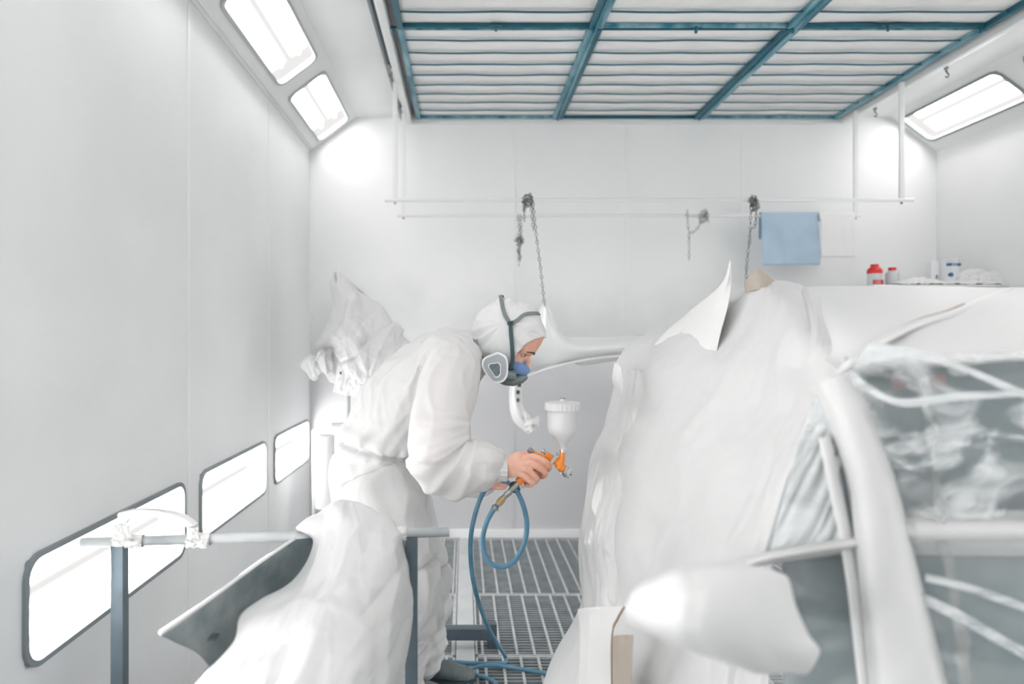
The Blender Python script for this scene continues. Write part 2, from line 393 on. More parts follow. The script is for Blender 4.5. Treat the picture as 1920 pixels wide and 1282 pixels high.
# wall seams
k = 6
for y in (2.55, 3.60):
    bm = BM(); box(bm, (XL-.001,y-.008,0), (XL+.003,y+.008,ZW)); structure(build('trim_%d'%k, bm, M['white'])); k += 1
for y in (.5,1.5): 
    bm = BM(); box(bm, (XL-.001,y-.008,0), (XL+.003,y+.008,ZW)); structure(build('trim_%d'%k, bm, M['white'])); k += 1
for x in (.33, 1.09, 1.86):
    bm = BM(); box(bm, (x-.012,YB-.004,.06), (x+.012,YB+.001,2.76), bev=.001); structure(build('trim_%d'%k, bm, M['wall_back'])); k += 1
bm = BM()
for t in (.012, .03): 
    a = slope_pt(-1,t,YF,0); b = slope_pt(-1,t+.006,YB,.004); box(bm, (a.x,YF,a.z-.004), (a.x+.006,YB,a.z+.002))
structure(build('trim_%d'%k, bm, M['wall'])); k += 1
bm = BM(); box(bm, (XL,YB-.035,0), (XR,YB,.055), bev=.006); structure(build('baseboard_back', bm, M['white']))
# light windows: frame, reflector, tubes, glass
def rrect(a0, a1, b0, b1, r, n=6):
    pts = []
    for (ca, cb, s) in ((a1-r,b1-r,0),(a0+r,b1-r,1),(a0+r,b0+r,2),(a1-r,b0+r,3)):
        for i in range(n+1):
            th = (s+i/n)*math.pi/2; pts.append((ca+r*math.cos(th), cb+r*math.sin(th)))
    return pts
def ring_mesh(bm, outer, inner, f, d0, d1):
    """frame between two loops; f(a,b,d)->world"""
    n = len(outer); L = [[bm.verts.new(f(a,b,d)) for a,b in lp] for lp,d in ((outer,d0),(outer,d1),(inner,d1),(inner,d0))]
    for j in range(4):
        A, B = L[j], L[(j+1)%4]
        for i in range(n): bm.faces.new((A[i],A[(i+1)%n],B[(i+1)%n],B[i]))
def light_window(idx, f, y0, y1, b0, b1, r, sealm, depth=.09, soft=''):
    """f(y, b, d): d>0 into the room"""
    nonlocal_name = 'window_%d' % idx
    bm = BM(); g = .012
    g = .010; out = rrect(y0-g, y1+g, b0-g, b1+g, r+g); inn = rrect(y0+.004, y1-.004, b0+.004, b1-.004, r)
    ring_mesh(bm, out, inn, f, -.004, .010)
    root = structure(build(nonlocal_name, bm, sealm)); root['label'] = 'lit window with a rounded rubber seal'
    bm = BM()     # corner plate: fills between square opening and rounded seal
    sq = []
    for (a,b) in inn:
        ca = y0-.02 if a < (y0+y1)/2 else y1+.02; cb = b0-.02 if b < (b0+b1)/2 else b1+.02
        sq.append((max(y0-.02,min(y1+.02,a+(a-(y0+y1)/2)*.0+ (ca-a)*1.0)), cb))
    ring_mesh(bm, sq, inn, f, -.012, -.004); build('window_frame', bm, M['white'], root)
    bm = BM()     # box behind
    lp = [(y0-.03,b0-.03),(y1+.03,b0-.03),(y1+.03,b1+.03),(y0-.03,b1+.03)]
    v0 = [bm.verts.new(f(a,b,-.013)) for a,b in lp]; v1 = [bm.verts.new(f(a,b,-depth)) for a,b in lp]
    for i in range(4): bm.faces.new((v0[i],v0[(i+1)%4],v1[(i+1)%4],v1[i]))
    uvl = bm.loops.layers.uv.new('UVMap'); fb = bm.faces.new(v1)
    for lp_, c_ in zip(fb.loops, ((0,0),(1,0),(1,1),(0,1))): lp_[uvl].uv = c_
    for ff in bm.faces:
        if ff is not fb:
            for lp_ in ff.loops: lp_[uvl].uv = (0,0)
    build('reflector', bm, M['reflector'+soft], root, smooth=False)
    for q in (.27,.73):
        bm = BM(); bb = b0+(b1-b0)*q; rod(bm, f(y0+.06,bb,-.05), f(y1-.06,bb,-.05), .016, 10); build('fluorescent_tube', bm, M['tube'+soft], root)
    bm = BM(); v = [bm.verts.new(f(a,b,-.006)) for a,b in inn]; bm.faces.new(v); build('glass', bm, M['pane'], root, smooth=False)
n = 1
fl = lambda a,b,d: Vector((XL+d, a, b)); fr = lambda a,b,d: Vector((XR-d, a, b))
sl = lambda a,b,d: slope_pt(-1,b,a,d); sr = lambda a,b,d: slope_pt(1,b,a,d)
for j,(a,b) in enumerate(wins):
    light_window(n, fl, a, b, ZB0, ZB1, .05, M['seal_dark'] if j == 0 else M['seal']); n += 1
for j,(a,b) in enumerate(wins):
    light_window(n, sl, a, b, T0, T1, .045, M['seal_pale'], soft='_soft' if j < 3 else ''); n += 1
for j,(a,b) in enumerate(wins):
    light_window(n, fr, a, b, ZB0, ZB1, .05, M['seal']); n += 1
for j,(a,b) in enumerate(wins):
    light_window(n, sr, a, b, T0, T1, .045, M['seal'], soft='_soft' if j < 3 else ''); n += 1

# ------------------------------------------------------------------ floor
bm = BM(); box(bm, (XL-.1,YF,-.42), (XR+.1,YB,-.35)); structure(build('floor_pit', bm, M['floor_base'], smooth=False))
GY = [.76,1.45,2.14,2.83,3.52,4.52]
bm = BM(); box(bm, (XL,YF,-.05), (XR,.74,0)); structure(build('floor', bm, M['slab'], smooth=False))
bm = BM(); box(bm, (-.033,.74,-.06), (.045,YB-.035,.002), bev=.003); structure(build('trim_%d'%k, bm, M['plank'])); k += 1
def grate(x0, x1, y0, y1, ph):
    bm = BM(); e = .006
    for y in (y0+e, y1-e): box(bm, (x0,y-.005,-.03), (x1,y+.005,0), mi=0)
    for x in (x0+.005, x1-.005): box(bm, (x-.005,y0,-.03), (x+.005,y1,0), mi=0)
    x = x0+ph
    while x < x1-.01: box(bm, (x-.0055,y0,-.028), (x+.0055,y1,.001), mi=0); x += .0725
    y = y0+.03
    while y < y1-.012: box(bm, (x0,y-.0045,-.022), (x1,y+.0045,-.002), mi=1); y += .0265
    return bm
cols = [(-1.03,-.036,'left of the floor beam'),(.048,1.07,'right of the floor beam'),(1.073,2.10,'under the covered car'),(2.103,3.15,'beside the right wall')]
rows = ['nearest the camera','under the metal trestle','beside the stand foot','where the blue hose lies','behind the painter\'s feet','in the last full row by the back wall','in the narrow row against the back wall']
for j in range(len(GY)-1):
    for i,(a,b,w) in enumerate(cols):
        o = build('floor_grating', grate(a,b,GY[j]+.002,GY[j+1]-.002,(.03,.055,.015,.04)[(j+i)%4]), [M['grate_bar'],M['grate_rod']], smooth=False)
        rw = ['first row from the camera','second row from the camera','third row from the camera','fourth row from the camera','row against the back wall'][j]
        tag(o, 'grey steel grating %s, %s' % (w, rw), 'floor grating', 'steel floor gratings')

# ------------------------------------------------------------------ ceiling filter frames
ZT = 2.789; XS = [-.322,.622,1.56,2.487]; YS = [.60,1.91,3.23,4.54]
colw = ['left','middle','right']
def filter_frame(i, j):
    x0,x1 = XS[i],XS[i+1]; y0,y1 = YS[j],YS[j+1]
    t = thing('filter_frame', '%s teal ceiling filter frame in the %s row' % (colw[i], ['out-of-view front','nearer','far back-wall'][j]), 'filter frame', ((x0+x1)/2,(y0+y1)/2,ZT), 'teal ceiling filter frames')
    bm = BM()
    w = .010 if j == 2 else .010
    for x,s in ((x0,1),(x1,-1)):
        xa = x+s*.006; box(bm, (xa,y0+.004,ZT-.012), (xa+s*.028,y1-.004,ZT+.014), bev=.002)
    for y,s in ((y0,1),(y1,-1)):
        ya = y+s*.006; box(bm, (x0+.006,ya,ZT-.008), (x1-.006,ya+s*.012,ZT+.012), bev=.002)
    build('frame', bm, M['teal'] if (i+j)%2 else M['teal_worn'], t)
    ny = 9
    for q in range(1, ny):
        y = y0+(y1-y0)*q/ny; bm = BM(); a = random.uniform(-.004,.004)
        pts = [Vector((x0+.02+(x1-x0-.04)*s/6, y+a*math.sin(s*1.1+q), ZT+.001+.002*math.sin(s*2+q))) for s in range(7)]
        loft(bm, pts, [(.0068,.004)]*7, 8, True); build('slat', bm, M['teal'], t)
    nx, nyy = 40, 60; me = bpy.data.meshes.new('filter_cloth'); vs = []
    for b in range(nyy+1):
        for a in range(nx+1):
            u = a/nx; v = b/nyy; x = x0+.01+(x1-x0-.02)*u; y = y0+.01+(y1-y0-.02)*v
            z = ZT+.012 + .010*abs(math.sin(v*ny*math.pi))*0.0 - .006*math.sin(u*math.pi)*abs(math.sin(v*ny*math.pi))
            if i == 2: z += .006*ridged(x*9+y*16, y*3, 2)*math.sin(u*math.pi)
            vs.append((x,y,z+.004))
    me.from_pydata(vs, [], [(b*(nx+1)+a, b*(nx+1)+a+1, (b+1)*(nx+1)+a+1, (b+1)*(nx+1)+a) for b in range(nyy) for a in range(nx)])
    for p in me.polygons: p.use_smooth = True
    link('filter_cloth', me, M['filter'], t)
    return t
for j in (1,2):
    for i in range(3): filter_frame(i, j)
bm = BM(); box(bm, (FX0-.02,YF,ZT+.0), (FX1+.02,YS[1],ZT+.02)); structure(build('ceiling_front', bm, M['filter'], smooth=False))
# carrier beams under the joints: worn teal channels
for x,l in ((XS[1],'left teal beam'),(XS[2],'right teal beam')):
    bm = BM()
    box(bm, (x-.006,YS[1],ZT-.022), (x+.006,YS[3]-.01,ZT+.012), bev=.002)
    o = build('ceiling_beam', bm, M['teal_worn'])
    tag(o, '%s running away between the ceiling filter frames' % l, 'beam', 'teal ceiling beams')
# centre cross bolts
spots = [((930,50,3.20),'between the left frames'),((1305,53,3.22),'between the middle frames'),((1665,49,3.20),'between the right frames'),
         ((738,50,3.22),'at the left rim'),((1112,52,3.22),'on the left teal beam'),((1486,52,3.22),'on the right teal beam'),((1838,50,3.22),'at the right rim')]
for (p,l) in spots:
    c = P(*p); bm = BM(); c.z = ZT-.012
    lathe(bm, [(.012,.008),(.012,.0),(.006,-.004),(.006,-.012),(.009,-.014),(.004,-.022)], c, n=12)
    box(bm, c+Vector((-.03,-.006,.004)), c+Vector((.03,.006,.009)))
    tag(build('retaining_clip', bm, M['teal']), 'small teal retaining clip %s, nearer seam' % l, 'clip', 'ceiling frame clips')
# little dark catches along the rim
rc = [((737,140,3.60),'upper one left of the frames'),((755,205,4.2),'lower one left of the frames'),((1727,148,3.62),'nearest on the right rim'),((1661,182,4.0),'middle one on the right rim'),((1632,205,4.25),'last on the right rim')]
for p,l in rc:
    c = P(*p); bm = BM()
    x = FX0-.058 if c.x < 0 else FX1+.058
    c = Vector((x, c.y, 2.752))
    rod(bm, c+Vector((0,0,.02)), c+Vector((0,0,-.02)), .006, 8); lathe(bm, [(.012,0),(.012,.008)], c+Vector((0,0,-.004)), n=10)
    pipe(bm, [c+Vector((0,0,-.02)), c+Vector((.012,0,-.035)), c+Vector((.006,0,-.05)), c+Vector((-.006,0,-.045))], .0035, 6, 4)
    tag(build('rim_hook', bm, M['chain']), 'small dark steel hook under the ceiling rim, %s' % l, 'hook', 'hooks under the ceiling rim')
# grey cable along the left rim
bm = BM(); pipe(bm, [Vector((FX0-.065,1.9,2.772)),Vector((FX0-.066,2.8,2.77)),Vector((FX0-.06,3.6,2.765))], .006, 8, 6)
tag(build('cable', bm, M['black']), 'thin black cable running along the left rim of the ceiling filters', 'cable')

# ------------------------------------------------------------------ hanging rails
def rail(name, Yr, x0, x1, xp0, xp1, label, zr=2.096):
    t = thing(name, label, 'hanging rail', ((x0+x1)/2,Yr,zr), 'white hanging rails')
    bm = BM(); rod(bm, (x0,Yr,zr), (x1,Yr,zr), .011, 14); build('rail_tube', bm, M['white'], t)
    for x in (xp0, xp1):
        bm = BM(); box(bm, (x-.013,Yr-.008,zr-.012), (x+.013,Yr+.008,2.756), bev=.002); build('hanger_post', bm, M['white'], t)
        bm = BM(); rod(bm, (x,Yr,zr-.022), (x,Yr,zr-.008), .006, 8); build('bolt', bm, M['chain'], t)
    return t
rail('hanging_rail', 3.83, -.443, 2.52, -.386, 2.455, 'nearer white rail hung from the ceiling rim, with chains over it')
rail('hanging_rail', 4.30, -.42, 2.49, -.38, 2.466, 'farther white rail behind the other, with the blue towel on it')
def chain_mesh(pts, ln=.022, r=.0022, w=.007):
    q = [Vector(p) for p in spline(pts, 14)]; bm = BM(); acc = 0; last = q[0]; cnt = 0; i = 1
    # resample
    res = [q[0]]; 
    for p in q[1:]:
        d = (p-last).length; acc += d; last = p
        if acc >= ln*.78: res.append(p); acc = 0
    for a,b in zip(res[:-1], res[1:]):
        t = (b-a).normalized(); _,s,u = frame_of(t); s2 = s if cnt%2 else u; cnt += 1; m = (a+b)/2; hl = ln/2
        loop = []
        for kk in range(10):
            th = kk*2*math.pi/10; loop.append(m+t*hl*math.cos(th)*1.0+s2*w*math.sin(th))
        n_ = s2.cross(t)
        rings = []
        for kk in range(10):
            tg = (loop[(kk+1)%10]-loop[kk-1]).normalized(); o1 = tg.cross(n_)
            rings.append([bm.verts.new(loop[kk]+(o1*math.cos(x*math.pi/2)+n_*math.sin(x*math.pi/2))*r) for x in range(4)])
        for kk in range(10):
            A,B = rings[kk],rings[(kk+1)%10]
            for x in range(4): bm.faces.new((A[x],A[(x+1)%4],B[(x+1)%4],B[x]))
    return bm
def chain(paths, label, m, knots=()):
    t = thing('steel_chain', label, 'chain', P(*paths[0][0]), 'chains hanging from the rails')
    for pth in paths:
        build('chain_length', chain_mesh([P(*p) for p in pth]), m, t)
    for kn in knots:
        bm = BM(); c = P(*kn)
        pts = [c+Vector((.03*math.cos(a*1.9)*(1 if a%2 else .6), .02*math.sin(a*2.3), .022-.006*a+ .01*math.sin(a*3))) for a in range(10)]
        b2 = chain_mesh(pts, .018); build('chain_coil', b2, m, t)
    return t
Y1, Y2 = 3.83, 4.30
chain([[(983,395,Y1-.02),(982,372,Y1),(990,366,Y1),(998,372,Y1+.0),(1001,400,Y1-.02),(1005,436,Y1-.02),(1012,490,Y1),(1018,545,Y1-.02),(1021,574,Y1-.02)],[(984,370,Y1-.02),(983,400,Y1-.02),(983,418,Y1-.02)],[(996,372,Y1+.02),(997,400,Y1+.02),(1001,436,Y1+.02)]], 'dark steel chain on the nearer rail holding the white bumper above the painter\'s head', M['chain'], [(989,378,Y1-.02),(990,371,Y1-.02)])
chain([[(971,402,Y2-.015),(974,440,Y2-.02),(973,500,Y2-.02)],[(976,402,Y2-.015),(977,440,Y2-.02),(972,470,Y2-.02),(975,490,Y2-.02)],[(970,440,Y2-.02),(978,455,Y2-.02),(971,470,Y2-.02),(977,480,Y2-.02),(971,488,Y2-.02)]], 'short knotted chain hanging from the farther rail, left of the bumper chain', M['chain'], [(974,450,Y2-.02)])
chain([[(1289,393,Y2-.015),(1289,410,Y2-.02),(1292,434,Y2-.02),(1302,434,Y2-.02),(1312,420,Y2-.02),(1316,400,Y2-.015)],[(1292,434,Y2-.02),(1292,460,Y2-.02),(1292,490,Y2-.02)],[(1326,396,Y2-.015),(1328,420,Y2-.02)]], 'pale looped chain on the farther rail midway between bumper chain and towel', M['chain_pale'], [(1320,400,Y2-.018),(1318,408,Y2-.018)])
chain([[(1410,366,Y1-.016),(1409,380,Y1-.02),(1406,440,Y1-.02),(1402,480,Y1-.02),(1399,516,Y1-.02),(1398,560,Y1-.02),(1290,640,Y1-.02)],[(1417,368,Y1-.016),(1418,400,Y1-.02),(1415,425,Y1-.02),(1408,428,Y1-.02),(1406,440,Y1-.02)],[(1407,440,Y1-.03),(1404,466,Y1-.03)]], 'dark chain on the nearer rail just left of the blue towel', M['chain'], [(1412,376,Y1-.018),(1416,384,Y1-.018)])
# towel and roll on the far rail
def towel():
    zr = 2.096; x0 = P(1425,400,Y2).x; x1 = P(1531,400,Y2).x; r = .018
    rowsg = []
    prof = [(Y2+.022,1.95),(Y2+.022,2.06),(Y2+.016,zr+.012),(Y2,zr+.018),(Y2-.016,zr+.010),(Y2-.020,2.04),(Y2-.022,1.94),(Y2-.024,1.78)]
    for (y,z) in prof: rowsg.append([(x0+(x1-x0)*s/4, y, z) for s in range(5)])
    o = sheet('towel', rowsg, M['towel'], 70, 70, amp=.0, px=False, thick=.003)
    me = o.data
    for v in me.vertices:
        if v.co.y < Y2-.018:
            k_ = min(1, (2.06-v.co.z)/.2); u = (v.co.x-x0)/(x1-x0)
            v.co.y -= .012*k_*(ridged(u*4+ .7*math.sin(v.co.z*6), v.co.z*2, 3)+.6)
            v.co.x += .006*math.sin(v.co.z*14)*k_*(1 if u > .5 else -1)
    tag(o, 'light blue cloth towel draped over the farther rail', 'towel')
towel()
t = thing('paper_roll', 'white roll of paper on the farther rail right of the towel, sheet hanging down', 'paper roll', P(1565,400,Y2))
xa, xb = P(1533,0,Y2).x, P(1598,0,Y2).x
bm = BM(); rod(bm, (xa,Y2,2.088), (xb,Y2,2.088), .030, 24); build('roll', bm, M['roll'], t)
o = sheet('hanging_sheet', [[(xa+(xb-xa)*s/3, Y2-.03-.01*(q>0), 2.088-.26*q/3) for s in range(4)] for q in range(4)], M['roll'], 20, 20, amp=.004, fu=3, fv=1, px=False, parent=t)
# pale sheet on the back wall
bm = BM(); a = P(1432,503,YB-.004); b = P(1481,529,YB-.004); box(bm, (a.x,YB-.003,b.z), (b.x,YB,a.z))
tag(build('paper_notice', bm, M['roll']), 'small blank white sheet fixed to the back wall below the towel', 'paper')

# ------------------------------------------------------------------ storage in the right rear corner
zc = P(1630,538,4.1).z
t = thing('cabinet', 'white cabinet against the back wall, behind the covered car, cans on top', 'cabinet', (2.78,4.15,0))
bm = BM(); box(bm, (2.38,3.95,.05), (3.13,4.50,zc-.02), bev=.004); build('body', bm, M['white'], t)
bm = BM(); box(bm, (2.36,3.93,zc-.012), (3.14,4.51,zc), bev=.003); build('top', bm, M['white'], t)
for x in (2.40, 2.765):
    bm = BM(); box(bm, (x,3.935,.08), (x+.345,3.95,zc-.04), bev=.003); d = build('door', bm, M['white'], t)
    bm = BM(); hx = x+.30 if x < 2.5 else x+.04; box(bm, (hx,3.915,.85), (hx+.012,3.935,1.0), bev=.003); build('handle', bm, M['steel'], d)
for x in (2.42, 3.07):
    for y in (3.98,4.44):
        bm = BM(); box(bm, (x,y,0), (x+.04,y+.04,.05)); build('foot', bm, M['steel'], t)
def bottle(px, py0, py1, w, Yd, cap_red, label, kind):
    a = P(px, py0, Yd); b = P(px, py1, Yd); hgt = a.z-zc; r = w/F*Yd/2; c = Vector((a.x, Yd, zc+.001))
    t = thing('paint_can' if kind != 'jug' else 'thinner_bottle', label, 'can' if kind != 'jug' else 'bottle', c, 'bottles and cans on the cabinet')
    if kind == 'jug':
        bm = BM(); lathe(bm, [(r*.95,0),(r,.004),(r,hgt*.62),(r*.9,hgt*.74),(r*.45,hgt*.84),(r*.4,hgt*.88)], c, n=24); build('bottle_body', bm, M['can'], t)
        bm = BM(); lathe(bm, [(r*.55,hgt*.86),(r*.55,hgt),(r*.4,hgt)], c, n=20); build('cap', bm, M['red'], t)
        if cap_red:
            bm = BM(); lathe(bm, [(r*1.01,hgt*.58),(r*1.01,hgt*.70),(r*.93,hgt*.78),(r*.6,hgt*.88)], c, n=24); build('shoulder_band', bm, M['red'], t)
            bm = BM()
            for q in range(5): box(bm, c+Vector((-r*.7+q*r*.3,-r*1.02,.012)), c+Vector((-r*.7+q*r*.3+r*.16,-r*.7,.04)))
            build('label_print', bm, M['red_ink'], t)
    elif kind == 'box':
        bm = BM(); box(bm, c+Vector((-r,-.03,0)), c+Vector((r,.03,hgt)), bev=.003); build('can_body', bm, M['can_white'], t)
        bm = BM(); box(bm, c+Vector((-r*.2,-.0315,hgt*.3)), c+Vector((r*.2,-.029,hgt*.45))); build('label_print', bm, M['chain'], t)
    else:
        bm = BM(); lathe(bm, [(r*.97,0),(r,.003),(r,hgt-.006),(r*1.03,hgt-.003),(r*1.03,hgt),(r*.9,hgt),(r*.9,hgt-.004)], c, n=28); build('can_body', bm, M['can_white'], t)
        bm = BM()
        for q in range(6): box(bm, c+Vector((-r*.75+q*r*.26,-r*1.01,hgt*.74)), c+Vector((-r*.75+q*r*.26+r*.16,-r*.6,hgt*.84)))
        build('label_print', bm, M['blue_ink'], t)
        bm = BM(); rod(bm, c+Vector((-r*.4,-r*1.0,hgt*.42)), c+Vector((-r*.4,-r*.7,hgt*.42)), .013, 14)
        build('label_dot', bm, M['blue_ink'], t)
bottle(1640,496,536,26,4.10,True,'grey bottle with red shoulder and red print, leftmost on the cabinet','jug')
bottle(1673,502,536,24,4.10,False,'plain grey bottle with a small red cap, second from the left on the cabinet','jug')
bottle(1750,490,532,20,4.14,False,'narrow white carton between the plastic heap and the blue-lettered can','box')
bottle(1779,487,532,32,4.10,False,'round white can with blue lettering on the cabinet','can')
bottle(1813,508,532,14,4.20,False,'bottle of which only the red cap rises above the plastic heap','jug')
def heap(px0, px1, pytop, Yd, label, sd, prof):
    rowsg = []
    for q,(yy,hf) in enumerate([(Yd-.085,0),(Yd-.05,.5),(Yd,1),(Yd+.1,.8),(Yd+.16,0)]):
        rw = []
        for s in range(len(prof)):
            x = P(px0+(px1-px0)*s/(len(prof)-1), 0, Yd).x; top = P(0, prof[s], Yd).z
            rw.append((x, yy, zc+.004+(max(top,zc+.01)-zc)*hf))
        rowsg.append(rw)
    o = sheet('plastic_film_heap', rowsg, M['film'], 90, 60, amp=.002, px=False, crumple=.009, cf=26, seed=sd)
    for v in o.data.vertices: v.co.z = max(v.co.z, zc+.002)
    tag(o, label, 'plastic film')
heap(1676,1790,520,4.02,'crumpled clear-white plastic heap in front of the cans',1,[534,527,522,524,530,534])
heap(1770,1915,520,4.06,'larger white plastic heap at the right end of the cabinet',5,[536,524,512,506,512,510,524,534])

# ------------------------------------------------------------------ hung bumper
bg = [[(992,815,3.83),(962,786,3.86),(955,740,3.86),(963,692,3.86),(985,640,3.86),(1016,572,3.84),(1026,568,3.84),(1045,612,3.84),(1066,630,3.84),(1120,631,3.84),(1200,628,3.84),(1300,626,3.84)],
      [(1000,806,3.80),(974,780,3.79),(964,738,3.78),(974,697,3.76),(996,660,3.72),(1028,622,3.72),(1040,630,3.72),(1060,645,3.72),(1085,652,3.72),(1130,650,3.72),(1200,645,3.72),(1300,643,3.72)],
      [(1006,798,3.81),(984,776,3.83),(972,738,3.84),(980,705,3.84),(1003,688,3.8),(1035,680,3.76),(1048,676,3.75),(1070,672,3.75),(1095,668,3.75),(1150,663,3.75),(1200,660,3.75),(1300,658,3.75)],
      [(1008,799,3.84),(988,778,3.88),(977,742,3.90),(984,712,3.92),(1006,695,3.9),(1037,687,3.88),(1050,684,3.88),(1072,680,3.88),(1097,684,3.86),(1150,676,3.86),(1200,672,3.86),(1300,670,3.86)]]
bum = thing('bumper_cover', 'freshly painted white car bumper hanging on chains behind the painter\'s face', 'bumper', P(1030,630,3.8))
sheet('bumper_skin', bg, M['bumper'], 150, 40, amp=0, thick=.004, parent=bum)
bm = BM(); pipe(bm, [P(990,704,3.80),P(1030,690,3.74),P(1090,676,3.73),P(1150,668,3.73),P(1240,664,3.73)], .007, 8, 6); build('lip_moulding', bm, M['bumper'], bum)
for i,(x,y) in enumerate([(974,722),(971,735),(970,750)]):
    bm = BM(); box(bm, P(x-2,y-3,3.79), P(x+3,y+3,3.81)); build('clip_slot', bm, M['black'], bum)
o = sheet('masking_tape', [[(985,770,3.78),(998,782,3.77),(1010,778,3.78)],[(984,790,3.77),(1000,795,3.74),(1012,790,3.77)],[(983,808,3.78),(995,811,3.76),(1008,806,3.78)]], M['tape'], 40, 40, amp=.004, crumple=.014, cf=30, seed=3, parent=bum)

# ------------------------------------------------------------------ wrapped part and stand behind the painter
ws = thing('film_wrapped_panel', 'car panel loosely wrapped in white film, on a stand behind the painter\'s back', 'wrapped car part', P(680,700,3.45))
sheet('film_wrap', [[(616,512,3.5),(632,508,3.5),(690,556,3.45),(742,606,3.42),(768,645,3.42)],
  [(618,535,3.45),(650,560,3.36),(695,600,3.34),(738,640,3.34),(764,662,3.36)],
  [(622,575,3.44),(655,610,3.32),(690,640,3.30),(728,668,3.30),(752,684,3.34)],
  [(604,625,3.44),(645,650,3.32),(680,675,3.28),(715,700,3.28),(740,715,3.32)],
  [(590,655,3.46),(635,680,3.34),(670,700,3.30),(705,725,3.30),(730,735,3.34)],
  [(618,715,3.46),(650,730,3.38),(680,742,3.34),(700,752,3.34),(722,760,3.38)]], M['film_matte'], 110, 110, amp=.03, fu=4.5, fv=1.4, sh=.5, seed=11, crumple=.008, cf=7.5, facet=.055, ff=5, fs=(1.4,1,.8), parent=ws)
sheet('film_wrap_back', [[(628,508,3.52),(690,556,3.55),(768,645,3.55)],[(640,620,3.58),(700,650,3.6),(760,690,3.58)],[(630,715,3.52),(680,735,3.55),(722,760,3.5)]], M['film_matte'], 50, 50, amp=.015, fu=4, fv=2, seed=12, parent=ws)
sheet('loose_film_tail', [[(640,640,3.42),(625,660,3.40),(600,668,3.42)],[(620,660,3.40),(590,672,3.38),(562,680,3.44)],[(628,690,3.40),(600,700,3.40),(578,700,3.45)],[(600,672,3.42),(596,694,3.42),(588,706,3.46)]], M['film_matte'], 50, 50, amp=.02, fu=4, fv=2, seed=15, crumple=.004, cf=12, facet=.03, ff=8, parent=ws)
sheet('loose_film_corner', [[(636,670,3.38),(655,690,3.34),(690,728,3.3)],[(630,700,3.38),(655,715,3.34),(688,740,3.3)],[(624,735,3.40),(650,742,3.36),(684,752,3.32)]], M['film_matte'], 40, 40, amp=.012, fu=3, fv=1.5, seed=17, crumple=.01, cf=12, parent=ws)
bm = BM(); rod(bm, P(638,700,3.37), P(653,694,3.37), .008, 10); build('exposed_clip', bm, M['black'], ws)
st = thing('support_stand', 'dark steel stand carrying the film-wrapped panel, its foot showing beside the painter\'s shoe', 'stand', P(720,1215,2.95))
a = P(652,740,3.40); 
bm = BM(); rod(bm, Vector((a.x,3.40,.03)), Vector((a.x,3.40,1.10)), .013, 12); build('post', bm, M['tube_top'], st)
bm = BM(); rod(bm, P(622,797,3.40), P(652,795,3.40), .011, 12); build('cross_tube', bm, M['tube_top'], st)
bm = BM(); x0 = a.x; box(bm, (x0-.02,2.95,.0), (x0+.02,3.5,.04), bev=.003); build('base_bar', bm, M['stand'], st)
bm = BM(); b0 = P(920,1203,2.90); box(bm, (x0-.02,2.88,.04), (b0.x,2.93,.088), bev=.003); build('base_bar', bm, M['stand'], st)
bm = BM(); b1 = P(922,0,2.9).x; box(bm, (b1-.02,2.90,0), (b1+.022,2.94,.10), bev=.003); build('foot_plate', bm, M['stand'], st)
bm = BM(); box(bm, P(795,935,2.98), P(807,946,3.02), bev=.002); box(bm, P(798,941,3.0)+Vector((-.008,0,0)), Vector((P(798,941,3.0).x+.006,3.012,.085))); build('upright', bm, M['stand'], st)
# white film roll on its dispenser
t = thing('film_roll', 'upright white masking film roll on a steel dispenser near the left rear window', 'film roll', P(609,960,4.0))
c = P(609,815,4.0); zb = P(609,952,4.0).z
bm = BM(); lathe(bm, [(.05,0),(.056,.004),(.056,c.z-zb-.004),(.05,c.z-zb),(.02,c.z-zb)], (c.x,4.0,zb), n=28); build('roll', bm, M['roll'], t)
bm = BM(); p = P(588,806,4.0); rod(bm, Vector((p.x,4.0,.02)), Vector((p.x,4.0,p.z)), .010, 10); pipe(bm, [Vector((p.x,4.0,p.z)),Vector((p.x+.04,4.0,p.z+.012)),Vector((p.x+.10,4.0,p.z))], .008, 8, 5); build('post', bm, M['white'], t)
bm = BM(); box(bm, (p.x-.05,3.9,0), (p.x+.18,4.1,.02), bev=.003); build('base_plate', bm, M['white'], t)
bm = BM(); rod(bm, (c.x,4.0,.02), (c.x,4.0,zb), .012, 10); build('spindle', bm, M['white'], t)

# ------------------------------------------------------------------ trestle in front
YL, YR_ = 1.70, 1.795
tr = thing('metal_trestle', 'dark steel trestle with a grey top tube in the left foreground', 'trestle', Vector((-.5,1.75,0)))
a = P(152,1017,YL); b = P(842,997,YR_)
bm = BM(); rod(bm, a, b, .0125, 24); top = build('top_tube', bm, M['tube_top'], tr)
def along(px): 
    t_ = (px-152)/(842-152); return a.lerp(b, t_)
for px,w in ((221,.0155),(768,.0155)):
    c = along(px); bm = BM(); box(bm, (c.x-w,c.y-w,0.02), (c.x+w,c.y+w,c.z-.008), bev=.002); build('leg', bm, M['stand'], tr)
    bm = BM(); box(bm, (c.x-.02,c.y-.28,0), (c.x+.02,c.y+.28,.03), bev=.003); build('foot_bar', bm, M['stand'], tr)
ca, cb = along(221), along(768)
bm = BM(); box(bm, (ca.x,ca.y-.012,.22), (cb.x,ca.y+.10,.25), bev=.002); build('tie_bar', bm, M['stand'], tr)
